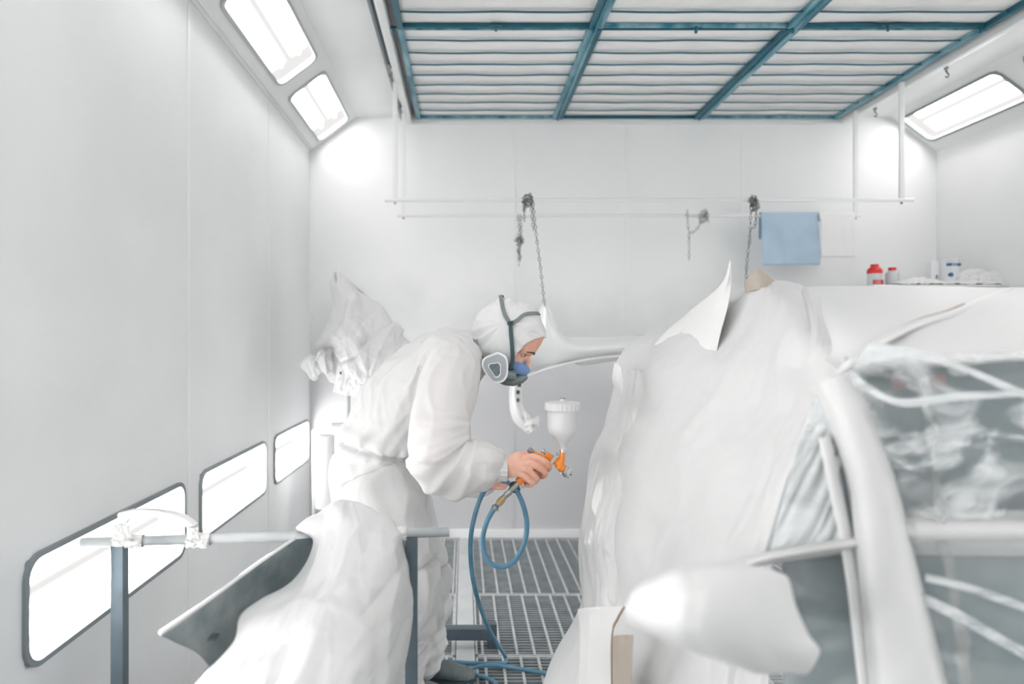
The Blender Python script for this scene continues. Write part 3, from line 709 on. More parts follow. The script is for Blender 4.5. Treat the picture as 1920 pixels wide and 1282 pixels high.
# dashboard grab handle taped to the tube
def tube_y(px): return along(px).y
hd = thing('door_handle_trim', 'small white arched car handle part taped onto the left end of the trestle tube', 'car trim part', P(290,985,1.69))
outl = [(219,962),(240,958),(262,956),(290,957),(320,961),(345,969),(366,985),(361,987),(345,988),(318,987),(316,974),(300,968),(270,966),(245,968),(237,974),(228,985),(221,998)]
bm = BM(); prism(bm, [P(x,y,tube_y(x)-.012) for x,y in outl], Vector((0,.024,0)))
bmesh.ops.bevel(bm, geom=[e for e in bm.edges], offset=.0025, segments=2, affect='EDGES'); build('handle_body', bm, M['bumper'], hd)
bm = BM(); box(bm, P(280,960,1.70)+Vector((0,-.004,0)), P(285,964,1.69)); box(bm, P(290,960,1.70)+Vector((0,-.004,0)), P(295,964,1.69)); build('clip_pin', bm, M['white'], hd)
def tape_wad(px, label, sd, wpx, h0, h1):
    t = thing('tape_wad', label, 'masking tape', along(px), 'tape on the trestle tube'); c = along(px)
    # wrapped band around the tube plus loose ends
    bm = BM(); hw = wpx/F*c.y/2; ax = (b-a).normalized()
    n_, m_ = 26, 18; rings = []
    for j in range(m_):
        s = -1+2*j/(m_-1); ring = []
        for i in range(n_):
            th = i*2*math.pi/n_; rr = .0150+.006*abs(noise.noise(Vector((s*2.2,math.cos(th)*2,math.sin(th)*2+sd))))
            _,sd_,up_ = frame_of(ax); ring.append(bm.verts.new(c+ax*hw*s+(sd_*math.cos(th)+up_*math.sin(th))*rr))
        rings.append(ring)
    for j in range(m_-1):
        for i in range(n_): bm.faces.new((rings[j][i],rings[j][(i+1)%n_],rings[j+1][(i+1)%n_],rings[j+1][i]))
    build('tape_band', bm, M['tape'], t)
    for q in range(3):
        y0 = (h0,h1,h1)[q]; x0 = px+(-8,-10,8)[q]; yy = c.y-.017
        g = [[(x0-wpx*.35,y0-4,yy),(x0,y0,yy-.006),(x0+wpx*.35,y0-2,yy)],[(x0-wpx*.3,(y0+1012)/2,yy-.004),(x0,(y0+1012)/2,yy-.008),(x0+wpx*.3,(y0+1012)/2,yy-.003)],[(x0-wpx*.4,1012,yy),(x0,1014,yy-.002),(x0+wpx*.4,1012,yy)]]
        sheet('tape_end', g, M['tape'], 24, 24, amp=.002, crumple=.006, cf=45, seed=sd+q, parent=t, thick=.0008)
tape_wad(238, 'crumpled white masking tape holding the handle part above the left trestle leg', 1, 52, 985, 1024)
tape_wad(369, 'crumpled white masking tape wad right of the handle part', 6, 34, 990, 1027)
tape_wad(748, 'small masking tape tab on the tube above the right trestle leg', 9, 18, 1000, 1006)
# the fender lying over the tube
fd = thing('car_fender', 'bare dark inner side of a car fender with white painted edge, on the trestle', 'car fender', P(430,1120,1.5))
sheet('inner_panel', [[(552,1012,1.72),(480,1062,1.60),(390,1128,1.44),(298,1190,1.30)],
  [(600,1010,1.76),(520,1085,1.68),(430,1150,1.52),(330,1205,1.36)],
  [(640,1040,1.78),(570,1110,1.70),(480,1180,1.56),(370,1225,1.42)],
  [(680,1100,1.78),(610,1170,1.70),(520,1230,1.58),(398,1258,1.46)]], M['dark_metal'], 50, 40, amp=.004, fu=2, fv=2, seed=21, thick=.003, parent=fd)
bm = BM(); pts = spline([P(553,1009,1.715),P(480,1059,1.595),P(390,1125,1.435),P(300,1187,1.295)], 6)
pipe(bm, pts, .0042, 8, 1); build('painted_edge', bm, M['bumper'], fd)
bm = BM(); p = P(394,1206,1.43)
for (x,y,w,h) in ((388,1203,14,5),):
    q = P(x,y,1.40); box(bm, q, q+Vector((w/F*1.4,.03,h/F*1.4)), bev=.001)
build('slot', bm, M['spot'], fd)
fw = sheet('masking_film', [
 [(590,985,1.84),(625,958,1.88),(670,955,1.88),(715,968,1.88),(740,985,1.88),(752,1010,1.86)],
 [(556,990,1.75),(612,942,1.74),(662,944,1.74),(715,962,1.75),(742,985,1.78),(757,1010,1.81)],
 [(588,1016,1.71),(640,1000,1.63),(690,1005,1.62),(730,1020,1.64),(758,1045,1.70),(768,1080,1.76)],
 [(548,1088,1.60),(610,1080,1.50),(680,1085,1.47),(725,1095,1.52),(760,1110,1.62),(774,1140,1.73)],
 [(456,1146,1.49),(560,1155,1.36),(650,1165,1.34),(712,1178,1.40),(752,1190,1.52),(768,1205,1.69)],
 [(436,1205,1.41),(540,1230,1.26),(640,1245,1.24),(700,1255,1.30),(740,1262,1.44),(756,1270,1.64)],
 [(360,1292,1.33),(490,1320,1.18),(620,1335,1.17),(690,1335,1.24),(725,1340,1.38),(742,1345,1.60)],
 [(320,1390,1.30),(470,1420,1.15),(610,1430,1.14),(680,1430,1.2),(710,1430,1.34),(725,1430,1.56)]], M['film'], 140, 150, amp=.009, fu=4.2, fv=1.5, sh=1.1, seed=31, crumple=.006, cf=3.2, facet=.020, ff=6, fs=(1.6,.5,.9), thick=.001)
tag(fw, 'white plastic masking film wrapped over the fender on the trestle', 'masking film')

# ------------------------------------------------------------------ air hose on the floor and in the hands (built after gun)
# ------------------------------------------------------------------ the painter
person = thing('person', 'person in white hooded coverall and half-mask respirator bending forward, holding a spray gun', 'person', P(770,1275,2.6))
body = BM(); suit = BM()
def chainpts(c): return [P(*x[:3]) for x in c], [x[3] for x in c]
UPY = Vector((0,1,0))
torso = [(708,960,2.45,(.11,.12)),(706,930,2.45,(.145,.165)),(708,885,2.45,(.158,.185)),(722,838,2.45,(.145,.175)),(738,805,2.45,(.155,.19)),(768,762,2.45,(.165,.205)),(812,715,2.45,(.155,.215)),(852,682,2.45,(.125,.20)),(880,666,2.45,(.09,.14)),(905,655,2.44,(.07,.085))]
nearleg = [(700,900,2.36,.14),(722,960,2.33,.135),(748,1040,2.30,.115),(760,1100,2.30,.105),(752,1180,2.36,.088),(745,1260,2.42,.078),(742,1330,2.46,.072)]
farleg = [(725,900,2.55,.135),(748,965,2.55,.122),(772,1030,2.55,.11),(786,1090,2.54,.106),(786,1125,2.55,.100),(784,1165,2.58,.080),(788,1210,2.60,.077),(785,1250,2.62,.066)]
neararm = [(862,672,2.36,.085),(848,700,2.26,.092),(832,750,2.20,.088),(822,800,2.15,.086),(820,845,2.11,.088),(832,875,2.09,.078),(868,880,2.08,.070),(900,874,2.07,.066),(925,872,2.07,.056),(938,877,2.068,.042),(944,879,2.066,.032)]
fararm = [(850,700,2.56,.08),(832,765,2.60,.065),(828,830,2.55,.06),(845,880,2.45,.055),(885,898,2.34,.045),(912,903,2.28,.033)]
for ch in (torso,nearleg,farleg,neararm,fararm):
    p_, r_ = chainpts(ch); q_ = [Vector(v) for v in spline(p_, 4)]
    rr = np.array([list(x) if isinstance(x, tuple) else [x,x] for x in r_]); idx = np.linspace(0, len(rr)-1, len(q_))
    ri = np.stack([np.interp(idx, range(len(rr)), rr[:,c]) for c in (0,1)], 1)
    up = UPY if ch is torso else Vector((0,0,1))
    loft(suit, q_, [tuple(x) for x in ri], 28, up=up)
ellipsoid(suit, P(845,690,2.30), (.10,.10,.10))
ellipsoid(suit, P(822,862,2.11), (.082,.082,.085))
ellipsoid(suit, P(712,905,2.45), (.155,.19,.14))
sm = remeshed(suit, .0065, 8, .5)
elbow = P(845,860,2.09); waist0 = P(640,822,2.45); waist1 = P(800,845,2.45); shoulder = P(850,690,2.3); armpit = P(862,800,2.2)
wd = (waist1-waist0).normalized(); wn = Vector((-wd.z,0,wd.x))
kneeP = P(790,1090,2.5); crotch = P(770,960,2.4); cuff = P(930,872,2.07)
def wrink(p, axis, f, s, seed):
    """folds running along axis"""
    ax = axis.normalized(); a_ = p.dot(ax); q = p-ax*a_
    w = noise.noise_vector(p*4)*.05
    return ridged(*( (q+w)*f + ax*a_*s + Vector((seed,seed,0)) ))
nrm = [v.normal.copy() for v in sm.vertices]
def thin(p, axis, f, s, seed):
    ax = axis.normalized(); a_ = p.dot(ax); q = p-ax*a_; w = noise.noise_vector(p*5+Vector((seed,0,0)))*.045
    n_ = noise.noise((q+w)*f + ax*a_*s + Vector((seed,2*seed,0))); m_ = noise.noise(p*3+Vector((0,seed,0)))
    return max(0, 1-abs(n_)*5.5)**1.5*max(0, min(1, .55+m_*2))
armax = (P(820,845,2.1)-P(848,700,2.2)).normalized()
for v,nv in zip(sm.vertices, nrm):
    p = v.co.copy(); d = 0
    # large soft folds
    is_arm = p.y < 2.245 and p.z > 1.3-(935-CY)/F*2.1 and p.x > P(770,0,2.2).x
    if is_arm:
        g = max(0, 1-(p-elbow).length/.17)
        rad = (P(900,800,2.1)-p)                       # folds radiate from the inside of the elbow
        ang = math.atan2(rad.z, rad.x)
        d += g*.014*ridged(ang*3.2+noise.noise(p*7)*.6, p.y*4, 3)
        axx = armax if p.z > elbow.z else Vector((1,0,.05))
        d += .007*wrink(p, axx, 13, 3, 5)
        g2 = max(0, 1-(p-cuff).length/.10); d += g2*.005*math.sin(math.atan2(p.z-cuff.z, p.y-cuff.y)*9)
    elif p.z > 1.3-(850-CY)/F*2.45:
        ax = (P(850,682,2.4)-P(720,838,2.4)).normalized()
        d += .007*wrink(p, Vector((.35,0,1)), 11, 2.5, 7) + .004*wrink(p, ax, 18, 4, 9)
        g = max(0, 1-(p-shoulder).length/.22); d += g*.007*wrink(p, armax, 16, 4, 2)
    else:
        d += .005*wrink(p, Vector((.22,0,1)), 9, 1.6, 11)+.0045*wrink(p, Vector((-.3,0,1)), 19, 3, 4)
        g = max(0, 1-abs(p.z-kneeP.z)/.16); d += g*.004*wrink(p, Vector((1,.3,.5)), 16, 4, 1)
        if p.z < .35: d += .008*wrink(p, Vector((1,.3,0)), 16, 4, 8)
    if is_arm: d += .0034*thin(p, armax if p.z > elbow.z+.02 else Vector((1,.2,.25)), 9, 2.2, 3)+.0022*thin(p, Vector((.6,0,.8)), 15, 4, 6)
    else: d += .0036*thin(p, Vector((.3,0,1)), 7, 1.5, 3)+.0024*thin(p, Vector((-.35,0,1)), 13, 2.5, 6)
    # elasticated waist: the top blouses over it
    s = (p-waist0).dot(wn) + .012*noise.noise(p*9)
    if not is_arm and p.y > 2.2 or (not is_arm and p.x < P(775,0,2.2).x):
        d += .009*math.exp(-((s-.028)/.026)**2) - .012*math.exp(-((s+.004)/.012)**2)
        d += .004*math.exp(-(s/.035)**2)*abs(math.sin(p.x*75+p.y*50))
    v.co = p + nv*d*1.9*max(.12, min(1, ((p-P(935,668,2.34)).length-.10)/.12))*max(.25, min(1, ((p-cuff).length-.02)/.07))
suit_o = link('coverall', sm, M['suit'], person)
sb = suit_o.modifiers.new('soft', 'SMOOTH'); sb.iterations = 1; sb.factor = .4
# zip/seam on near sleeve and leg side seam are in the folds; elastic cuff
bm = BM(); c0 = P(942,879,2.065); ax = Vector((1,0,0))
rings = []
for j in range(7):
    rings.append([bm.verts.new(c0+Vector(((j-3)*.0045, math.cos(i*2*math.pi/60)*(.0335+.0014*math.sin(i*8)+.001*(j%2)), math.sin(i*2*math.pi/60)*(.0365+.0014*math.sin(i*8)+.001*(j%2))))) for i in range(60)])
for j in range(6):
    for i in range(60): bm.faces.new((rings[j][i],rings[j][(i+1)%60],rings[j+1][(i+1)%60],rings[j+1][i]))
build('elastic_cuff', bm, M['hood'], suit_o)

# head frame: x forward, y to the person's left, z up
pitch = math.radians(31); yaw = math.radians(-9)
HR = Matrix.Rotation(yaw,4,'Z') @ Matrix.Rotation(pitch,4,'Y')
eye_l = Vector((.080,-.032,0)); HO = P(984,665,2.36) - (HR @ eye_l)
HM = Matrix.Translation(HO) @ HR
def hl(x,y,z): return HM @ Vector((x,y,z))
def hell(bm, c, r, rot=None):
    m3 = HR.to_3x3().to_4x4() if rot is None else HR @ rot
    ellipsoid(bm, hl(*c), r, m3, 32, 24)
S_ = .96
ZP = [-.128,-.118,-.100,-.080,-.060,-.040,-.020,-.004,.006,.016,.030,.055,.080,.105,.125,.138,.142]
FRONT = [.070,.084,.090,.088,.090,.091,.090,.092,.097,.1045,.1065,.1085,.106,.090,.062,.030,.010]
BACK = [.020,.000,-.020,-.050,-.075,-.090,-.098,-.102,-.104,-.106,-.108,-.108,-.103,-.090,-.068,-.036,-.012]
HALF = [.016,.028,.044,.054,.061,.066,.069,.071,.072,.073,.075,.078,.077,.068,.050,.026,.008]
def face_x(y, z):
    """x of the face surface at height z, side offset y"""
    f = np.interp(z, ZP, FRONT); b = np.interp(z, ZP, BACK); h = np.interp(z, ZP, HALF); c = (f*.25+b*.75) if z < 0 else (f+b)/2
    t_ = min(.999, abs(y)/h); x = c+(f-c)*(1-t_**2.5)**(1/2.2)
    for s_ in (-1,1):
        x -= .013*math.exp(-((y-s_*.031)/.013)**2-((z+.001)/.0095)**2)      # eye socket
        x += .004*math.exp(-((y-s_*.040)/.014)**2-((z+.030)/.014)**2)      # cheekbone
        x += .0025*math.exp(-((y-s_*.028)/.018)**2-((z-.017)/.006)**2)     # brow ridge
    return x
def head_loft(bm):
    zs = np.concatenate([np.linspace(-.128,-.03,16), np.linspace(-.026,.030,24), np.linspace(.036,.142,20)]); n_ = 72; rings = []
    for z in zs:
        f = np.interp(z, ZP, FRONT); b = np.interp(z, ZP, BACK); h = np.interp(z, ZP, HALF); c = (f*.25+b*.75) if z < 0 else (f+b)/2; ring = []
        for i in range(n_):
            th = 2*math.pi*i/n_; cs, sn = math.cos(th), math.sin(th); y = h*math.copysign(abs(sn)**.85, sn)
            x = face_x(y, z) if cs > .12 else c+(b-c)*abs(cs)**.9 if cs < -.0 else c+(face_x(y,z)-c)*1
            ring.append(bm.verts.new(hl(x, y, z)))
        rings.append(ring)
    for i in range(len(rings)-1):
        for k_ in range(n_): bm.faces.new((rings[i][k_],rings[i][(k_+1)%n_],rings[i+1][(k_+1)%n_],rings[i+1][k_]))
    bm.faces.new(rings[0][::-1]); bm.faces.new(rings[-1])
head_loft(body)
loft(body, [hl(.088,0,.010), hl(.096,0,-.008), hl(.106,0,-.026), hl(.113,0,-.040), hl(.098,0,-.050)], [(.008,.008),(.009,.010),(.011,.011),(.014,.012),(.010,.008)], 16)
hell(body, (.088,0,-.070), (.014,.024,.007)); hell(body, (.086,0,-.080), (.013,.020,.007))
hell(body, (-.005,-.072,-.010), (.014,.010,.030)); hell(body, (-.005,.072,-.010), (.014,.010,.030))
loft(body, [hl(-.02,0,-.03), P(895,660,2.44), P(870,675,2.45), P(800,730,2.45), P(730,820,2.45), P(712,890,2.45)], [(.06,.06),(.055,.06),(.08,.13),(.12,.17),(.10,.14),(.12,.15)], 24, up=UPY)
for ch in (nearleg,farleg,neararm[:9],fararm[:-1]):
    p_, r_ = chainpts(ch); loft(body, p_, [max(.024,x*.62) if x > .05 else x for x in r_], 16)
# ---- right hand round the gun grip
HY = 2.05
def G(px, py, dy=0): return P(px, py, HY+dy)
loft(body, [P(905,872,2.07), G(940,879,.012), G(957,876,.006), G(973,870,.002), G(988,872,.005)], [(.026,.026),(.021,.0265),(.0180,.033),(.0150,.039),(.012,.034)], 22, up=Vector((0,0,1)))
def finger(pts, r0, r1):
    n_ = len(pts); q = [Vector(x) for x in spline(pts, 3)]; m_ = len(q)
    rr = []
    for i in range(m_):
        t_ = i/(m_-1); base = r0+(r1-r0)*t_
        base *= 1+.05*math.cos(t_*math.pi*(n_-1)*2); rr.append(base)
    loft(body, q, rr, 14); ellipsoid(body, q[-1], (rr[-1],)*3, None, 12, 8); ellipsoid(body, q[0], (rr[0],)*3, None, 12, 8)
finger([G(976,862,.004),G(997,856,-.006),G(1014,862,-.010),G(1027,870,-.004),G(1029,878,.018),G(1018,880,.034),G(1008,878,.040)], .0118, .0088)
finger([G(976,872,.002),G(994,869,-.008),G(1010,876,-.012),G(1021,885,-.006),G(1020,892,.016),G(1008,893,.033),G(999,890,.040)], .0114, .0086)
finger([G(973,880,.002),G(986,880,-.008),G(998,888,-.011),G(1006,896,-.005),G(1004,902,.016),G(994,902,.032),G(986,898,.040)], .0110, .0082)
finger([G(968,887,.004),G(978,890,-.005),G(988,898,-.008),G(997,905,-.003),G(995,909,.012),G(986,909,.026),G(979,906,.034)], .0102, .0076)
finger([G(962,868,.020),G(972,858,.034),G(988,852,.046),G(1004,856,.050)], .0150, .0100)
ellipsoid(body, G(986,877,.014), (.026,.012,.028)); ellipsoid(body, G(1002,880,.020), (.022,.008,.020))
# ---- left hand holding the hose, behind
def LH(px, py, Y): return P(px, py, Y)
loft(body, [P(895,900,2.32), P(918,905,2.26), P(936,905,2.24)], [(.022,.024),(.024,.022),(.020,.018)], 16)
for i,(dx,dy) in enumerate([(0,0),(7,3),(14,5),(22,6)]):
    finger([LH(922+dx,900+dy*.4,2.25),LH(926+dx,893+dy*.5,2.22),LH(930+dx*.9,902+dy*.5,2.20),LH(925+dx*.9,911+dy*.3,2.22)], .0095, .0078)
finger([LH(915,905,2.25),LH(930,912,2.22),LH(944,913,2.21)], .0115,.009)
bmesh_me = remeshed(body, .0027, 2, .5)
body_o = link('body', bmesh_me, [M['skin'], M['shirt']], person)
for f in bmesh_me.polygons:
    c = f.center
    if c.x < P(880,0,2.45).x and not (c.y < 2.24 and c.x > P(790,0,2.1).x) : f.material_index = 1
# eyes, lids, brows
def cap(bm, c, r, axis, ang, n=28, m=8):
    t_,s_,u_ = frame_of(axis); rings = []
    for j in range(1, m+1):
        a_ = ang*j/m; rings.append([bm.verts.new(c+t_*r*math.cos(a_)+(s_*math.cos(i*2*math.pi/n)+u_*math.sin(i*2*math.pi/n))*r*math.sin(a_)) for i in range(n)])
    top_ = bm.verts.new(c+t_*r)
    for i in range(n): bm.faces.new((top_, rings[0][i], rings[0][(i+1)%n]))
    for j in range(m-1):
        for i in range(n): bm.faces.new((rings[j][i],rings[j+1][i],rings[j+1][(i+1)%n],rings[j][(i+1)%n]))
for s in (-1,1):
    ec = (.0715, s*.031, -.002)
    bm = BM(); ellipsoid(bm, hl(*ec), (.0122,)*3, None, 24, 16); e = build('eyeball', bm, M['eye_w'], body_o)
    d = (HR.to_3x3() @ Vector((1,s*.10,-.10))).normalized()
    bm = BM(); cap(bm, hl(*ec), .0126, d, .56); build('iris', bm, M['iris'], e)
    up_ = (HR.to_3x3() @ Vector((-.30,s*.12,1))).normalized(); dn_ = (HR.to_3x3() @ Vector((-.25,s*.1,-1))).normalized()
    bm = BM(); cap(bm, hl(*ec), .0140, up_, 1.38); build('upper_eyelid', bm, M['skin'], body_o)
    bm = BM(); cap(bm, hl(*ec), .0136, dn_, 1.16); build('lower_eyelid', bm, M['skin'], body_o)
    t_,s1,u1 = frame_of(up_); c_ = hl(*ec)+t_*.0140*math.cos(1.40); fw_ = (HR.to_3x3() @ Vector((1,0,0))); fw_ = (fw_-t_*fw_.dot(t_)).normalized(); sd_ = t_.cross(fw_)
    bm = BM(); pipe(bm, [c_+(fw_*math.cos(a_)+sd_*math.sin(a_))*.0143*math.sin(1.40) for a_ in (-1.3,-.8,-.4,0,.4,.8,1.3)], .0009, 6, 4); build('eyelashes', bm, M['iris'], body_o)
    pts = [hl(face_x(y_,z_)+.0008, s*y_, z_) for y_,z_ in ((.013,.0145),(.021,.0190),(.031,.0205),(.041,.0185),(.050,.0130))]
    bm = BM(); q_ = [Vector(x) for x in spline(pts,5)]; nq = len(q_)-1; loft(bm, q_, [(.0016,.0014+.0026*math.sin(min(1,.15+i/nq)*math.pi*.92)) for i in range(nq+1)], 10, up=HR.to_3x3() @ Vector((0,0,1))); build('eyebrow', bm, M['brow'], body_o)
# hair edge at the temple/forehead
hr = BM(); ellipsoid(hr, hl(.060,0,.092), (.046,.058,.022), HR.to_3x3().to_4x4(), 24, 16); build('hair', hr, M['brow'], body_o)
# ---- hood: shell in head space with a face opening
HC = Vector((-.002,0,.026)); HRAD = Vector((.128,.100,.120))
def hood_r(dx,dy,dz):
    w = 0
    # gathered lumps over the crown either side of the strap
    w += .10*math.exp(-((dx+.62)**2+(dz-.80)**2)/.06) + .055*math.exp(-((dx-.02)**2+(dz-1.0)**2)/.05)
    w -= .07*math.exp(-((dx+.28)**2+(dz-.95)**2)/.018)*1
    an = math.atan2(dz-.25, dx+.25)
    w += .045*ridged(an*2.6, dy*1.8, 4)*(1-.6*max(0,dx)) + .022*ridged(an*6, dy*3, 8)*(1-.4*max(0,dx))
    return 1+w
nu, nv = 180, 140; me = bpy.data.meshes.new('hood'); vs = []; keep = []
for j in range(nv+1):
    th = math.pi*j/nv
    for i in range(nu):
        ph = 2*math.pi*i/nu
        d = Vector((math.sin(th)*math.cos(ph), math.sin(th)*math.sin(ph), math.cos(th)))
        r = hood_r(*d)
        p = Vector((d.x*HRAD.x*r, d.y*HRAD.y*r, d.z*HRAD.z*r))+HC
        # pull the lower rear towards the neck
        if d.z < -.3: p.x -= .02*(-d.z-.3); 
        vs.append(p)
def face_lim(p): return float(np.interp(p.z, [-.15,-.037,.037,.060,.084,.097], [.035,.053,.066,.080,.100,.2]))+.0015*math.sin(math.atan2(p.y,p.z)*60)
fs = []; opn = [p.x > face_lim(p) for p in vs]
for j in range(nv):
    for i in range(nu):
        q = (j*nu+i, j*nu+(i+1)%nu, (j+1)*nu+(i+1)%nu, (j+1)*nu+i)
        if not all(opn[k_] for k_ in q): fs.append(q)
for k_, p in enumerate(vs):
    if opn[k_]: p.x = face_lim(p)
me.from_pydata([tuple(HM @ v) for v in vs], [], fs)
for p in me.polygons: p.use_smooth = True
bmm = BM(); bmm.from_mesh(me)
bmesh.ops.delete(bmm, geom=[v for v in bmm.verts if not v.link_faces], context='VERTS'); bmm.to_mesh(me); bmm.free()
hood = link('hood', me, M['hood'], person)
sm_ = hood.modifiers.new('s','SMOOTH'); sm_.iterations = 3; sm_.factor = .5
so = hood.modifiers.new('t','SOLIDIFY'); so.thickness = .003; so.offset = 0
# hood hem
# ---- straps laid on the hood by sight line
camo = Vector((0,0,H))
HMi = HM.inverted()
def on_hood(px, py, lift=.006):
    o_ = HMi @ camo; d_ = (HMi.to_3x3() @ (P(px,py,1)-camo)).normalized()
    R = HRAD*1.025; R = Vector((R.x+lift,R.y+lift,R.z+lift)); oc = o_-HC
    A_ = sum((d_[k_]/R[k_])**2 for k_ in range(3)); B_ = 2*sum(d_[k_]*oc[k_]/R[k_]**2 for k_ in range(3)); C_ = sum((oc[k_]/R[k_])**2 for k_ in range(3))-1
    D_ = B_*B_-4*A_*C_
    t_ = (-B_-math.sqrt(max(0,D_)))/(2*A_)
    q = oc+d_*t_; e_ = Vector((q.x/HRAD.x,q.y/HRAD.y,q.z/HRAD.z)).normalized(); q = q*((hood_r(*e_)*.985+.012)/1.035)+q.normalized()*lift*.5; nn = Vector((q.x/R.x**2,q.y/R.y**2,q.z/R.z**2)).normalized()
    return HM @ (q+HC), (HR.to_3x3() @ nn)
def ribbon(name, pn, w, m, parent, th=.0022, step=6):
    pts = spline([p for p,_ in pn], step); nn = spline([n_ for _,n_ in pn], step)
    bm = BM(); rings = []
    for i in range(len(pts)):
        p = Vector(pts[i]); t_ = Vector(pts[min(i+1,len(pts)-1)])-Vector(pts[max(0,i-1)]); n_ = Vector(nn[i]).normalized(); s_ = t_.cross(n_).normalized()
        rings.append([bm.verts.new(p+s_*w/2*a_+n_*th*b_) for a_,b_ in ((-1,-.5),(1,-.5),(1,.5),(-1,.5))])
    for i in range(len(rings)-1):
        for k_ in range(4): bm.faces.new((rings[i][k_],rings[i][(k_+1)%4],rings[i+1][(k_+1)%4],rings[i+1][k_]))
    bm.faces.new(rings[0][::-1]); bm.faces.new(rings[-1])
    return build(name, bm, m, parent, smooth=False)
# the respirator
resp = thing('respirator', '', 'x', P(930,690,2.28)); 
for k_ in ('label','category'): del resp[k_]
resp.parent = person; resp.matrix_parent_inverse = person.matrix_basis.inverted(); resp['label'] = 'grey and blue half-mask respirator with white cartridge'
# over-the-crown loops continue to the far side
def far_side(px, py):
    p,n_ = on_hood(px,py); q = HMi @ p; q.y = -q.y; nl = HR.to_3x3().inverted() @ n_; nl.y = -nl.y
    return HM @ q, HR.to_3x3() @ nl
def crown(px,py,y):
    p,_ = on_hood(px,py); q = HMi @ p; v = q-HC
    R = HRAD*1.025+Vector((.008,.008,.008)); q2 = Vector((v.x, y, v.z)); s = math.sqrt(max(.02,(1-(y/R.y)**2)/((v.x/R.x)**2+(v.z/R.z)**2)))
    q2 = Vector((v.x*s,y,v.z*s)); e_ = Vector((q2.x/HRAD.x,q2.y/HRAD.y,q2.z/HRAD.z)).normalized(); q2 = q2*((hood_r(*e_)*.985+.02)/1.04); nn = Vector((q2.x/R.x**2,q2.y/R.y**2,q2.z/R.z**2)).normalized()
    return HM @ (q2+HC), HR.to_3x3() @ nn
ribbon('head_strap', [on_hood(957,606),on_hood(950,596),on_hood(945,586),crown(941,578,-.03),crown(941,578,.03),far_side(946,590),far_side(957,606)], .0135, M['strap_grey'], resp)
ribbon('head_strap', [on_hood(957,606),on_hood(968,602),on_hood(981,592),on_hood(994,588),crown(1004,590,-.03),crown(1004,590,.03),far_side(985,592),far_side(957,606)], .0125, M['strap_grey'], resp)
ribbon('head_strap', [on_hood(957,604,.008),on_hood(958,625),on_hood(960,650),on_hood(961,672),on_hood(958,690,.012)], .0135, M['strap_dark'], resp)
bm = BM(); p,n_ = on_hood(957,607,.011); t_,s_,u_ = frame_of(n_)
mt = Matrix((( s_.x,u_.x,t_.x,p.x),(s_.y,u_.y,t_.y,p.y),(s_.z,u_.z,t_.z,p.z),(0,0,0,1)))
for a_ in ((-.0105,-.006,-.0075,.006),(.0075,-.006,.0105,.006),(-.0105,.004,.0105,.0065),(-.0105,-.0065,.0105,-.004),(-.0105,-.001,.0105,.001)):
    box(bm, (a_[0],a_[1],-.002), (a_[2],a_[3],.002), mtx=mt)
build('buckle', bm, M['strap_dark'], resp)
ribbon('neck_strap', [(P(888,622,2.40),Vector((-.6,-.8,0))),(P(891,640,2.36),Vector((-.4,-.9,0))),(P(897,660,2.325),Vector((-.3,-1,0))),(P(908,676,2.30),Vector((0,-1,0)))], .011, M['strap_dark'], resp)
ribbon('neck_strap', [(P(892,636,2.345),Vector((-.4,-.9,0))),(P(893,655,2.33),Vector((-.3,-1,0))),(P(898,672,2.32),Vector((-.2,-1,0)))], .010, M['strap_grey'], resp)
# mask shell (grey) and face seal (blue)
bm = BM(); loft(bm, [hl(.055,0,-.052), hl(.085,0,-.052), hl(.110,0,-.049), hl(.122,0,-.052)], [(.058,.032),(.050,.030),(.030,.022),(.017,.013)], 28)
mm = remeshed(bm, .003, 5, .5); link('face_seal', mm, M['mask_blue'], resp)
bm = BM(); loft(bm, [hl(.035,-.01,-.118), hl(.062,0,-.112), hl(.090,0,-.098), hl(.112,0,-.078), hl(.124,0,-.062)], [(.044,.014),(.052,.022),(.046,.022),(.034,.017),(.020,.009)], 24, up=Vector((0,0,1)))
loft(bm, [hl(.070,-.045,-.075), hl(.085,-.055,-.085), hl(.060,-.070,-.090)], [.018,.016,.016], 16)
loft(bm, [hl(.070,.045,-.075), hl(.085,.055,-.085), hl(.060,.070,-.090)], [.018,.016,.016], 16)
mm = remeshed(bm, .003, 4, .5); link('facepiece', mm, M['mask_grey'], resp)
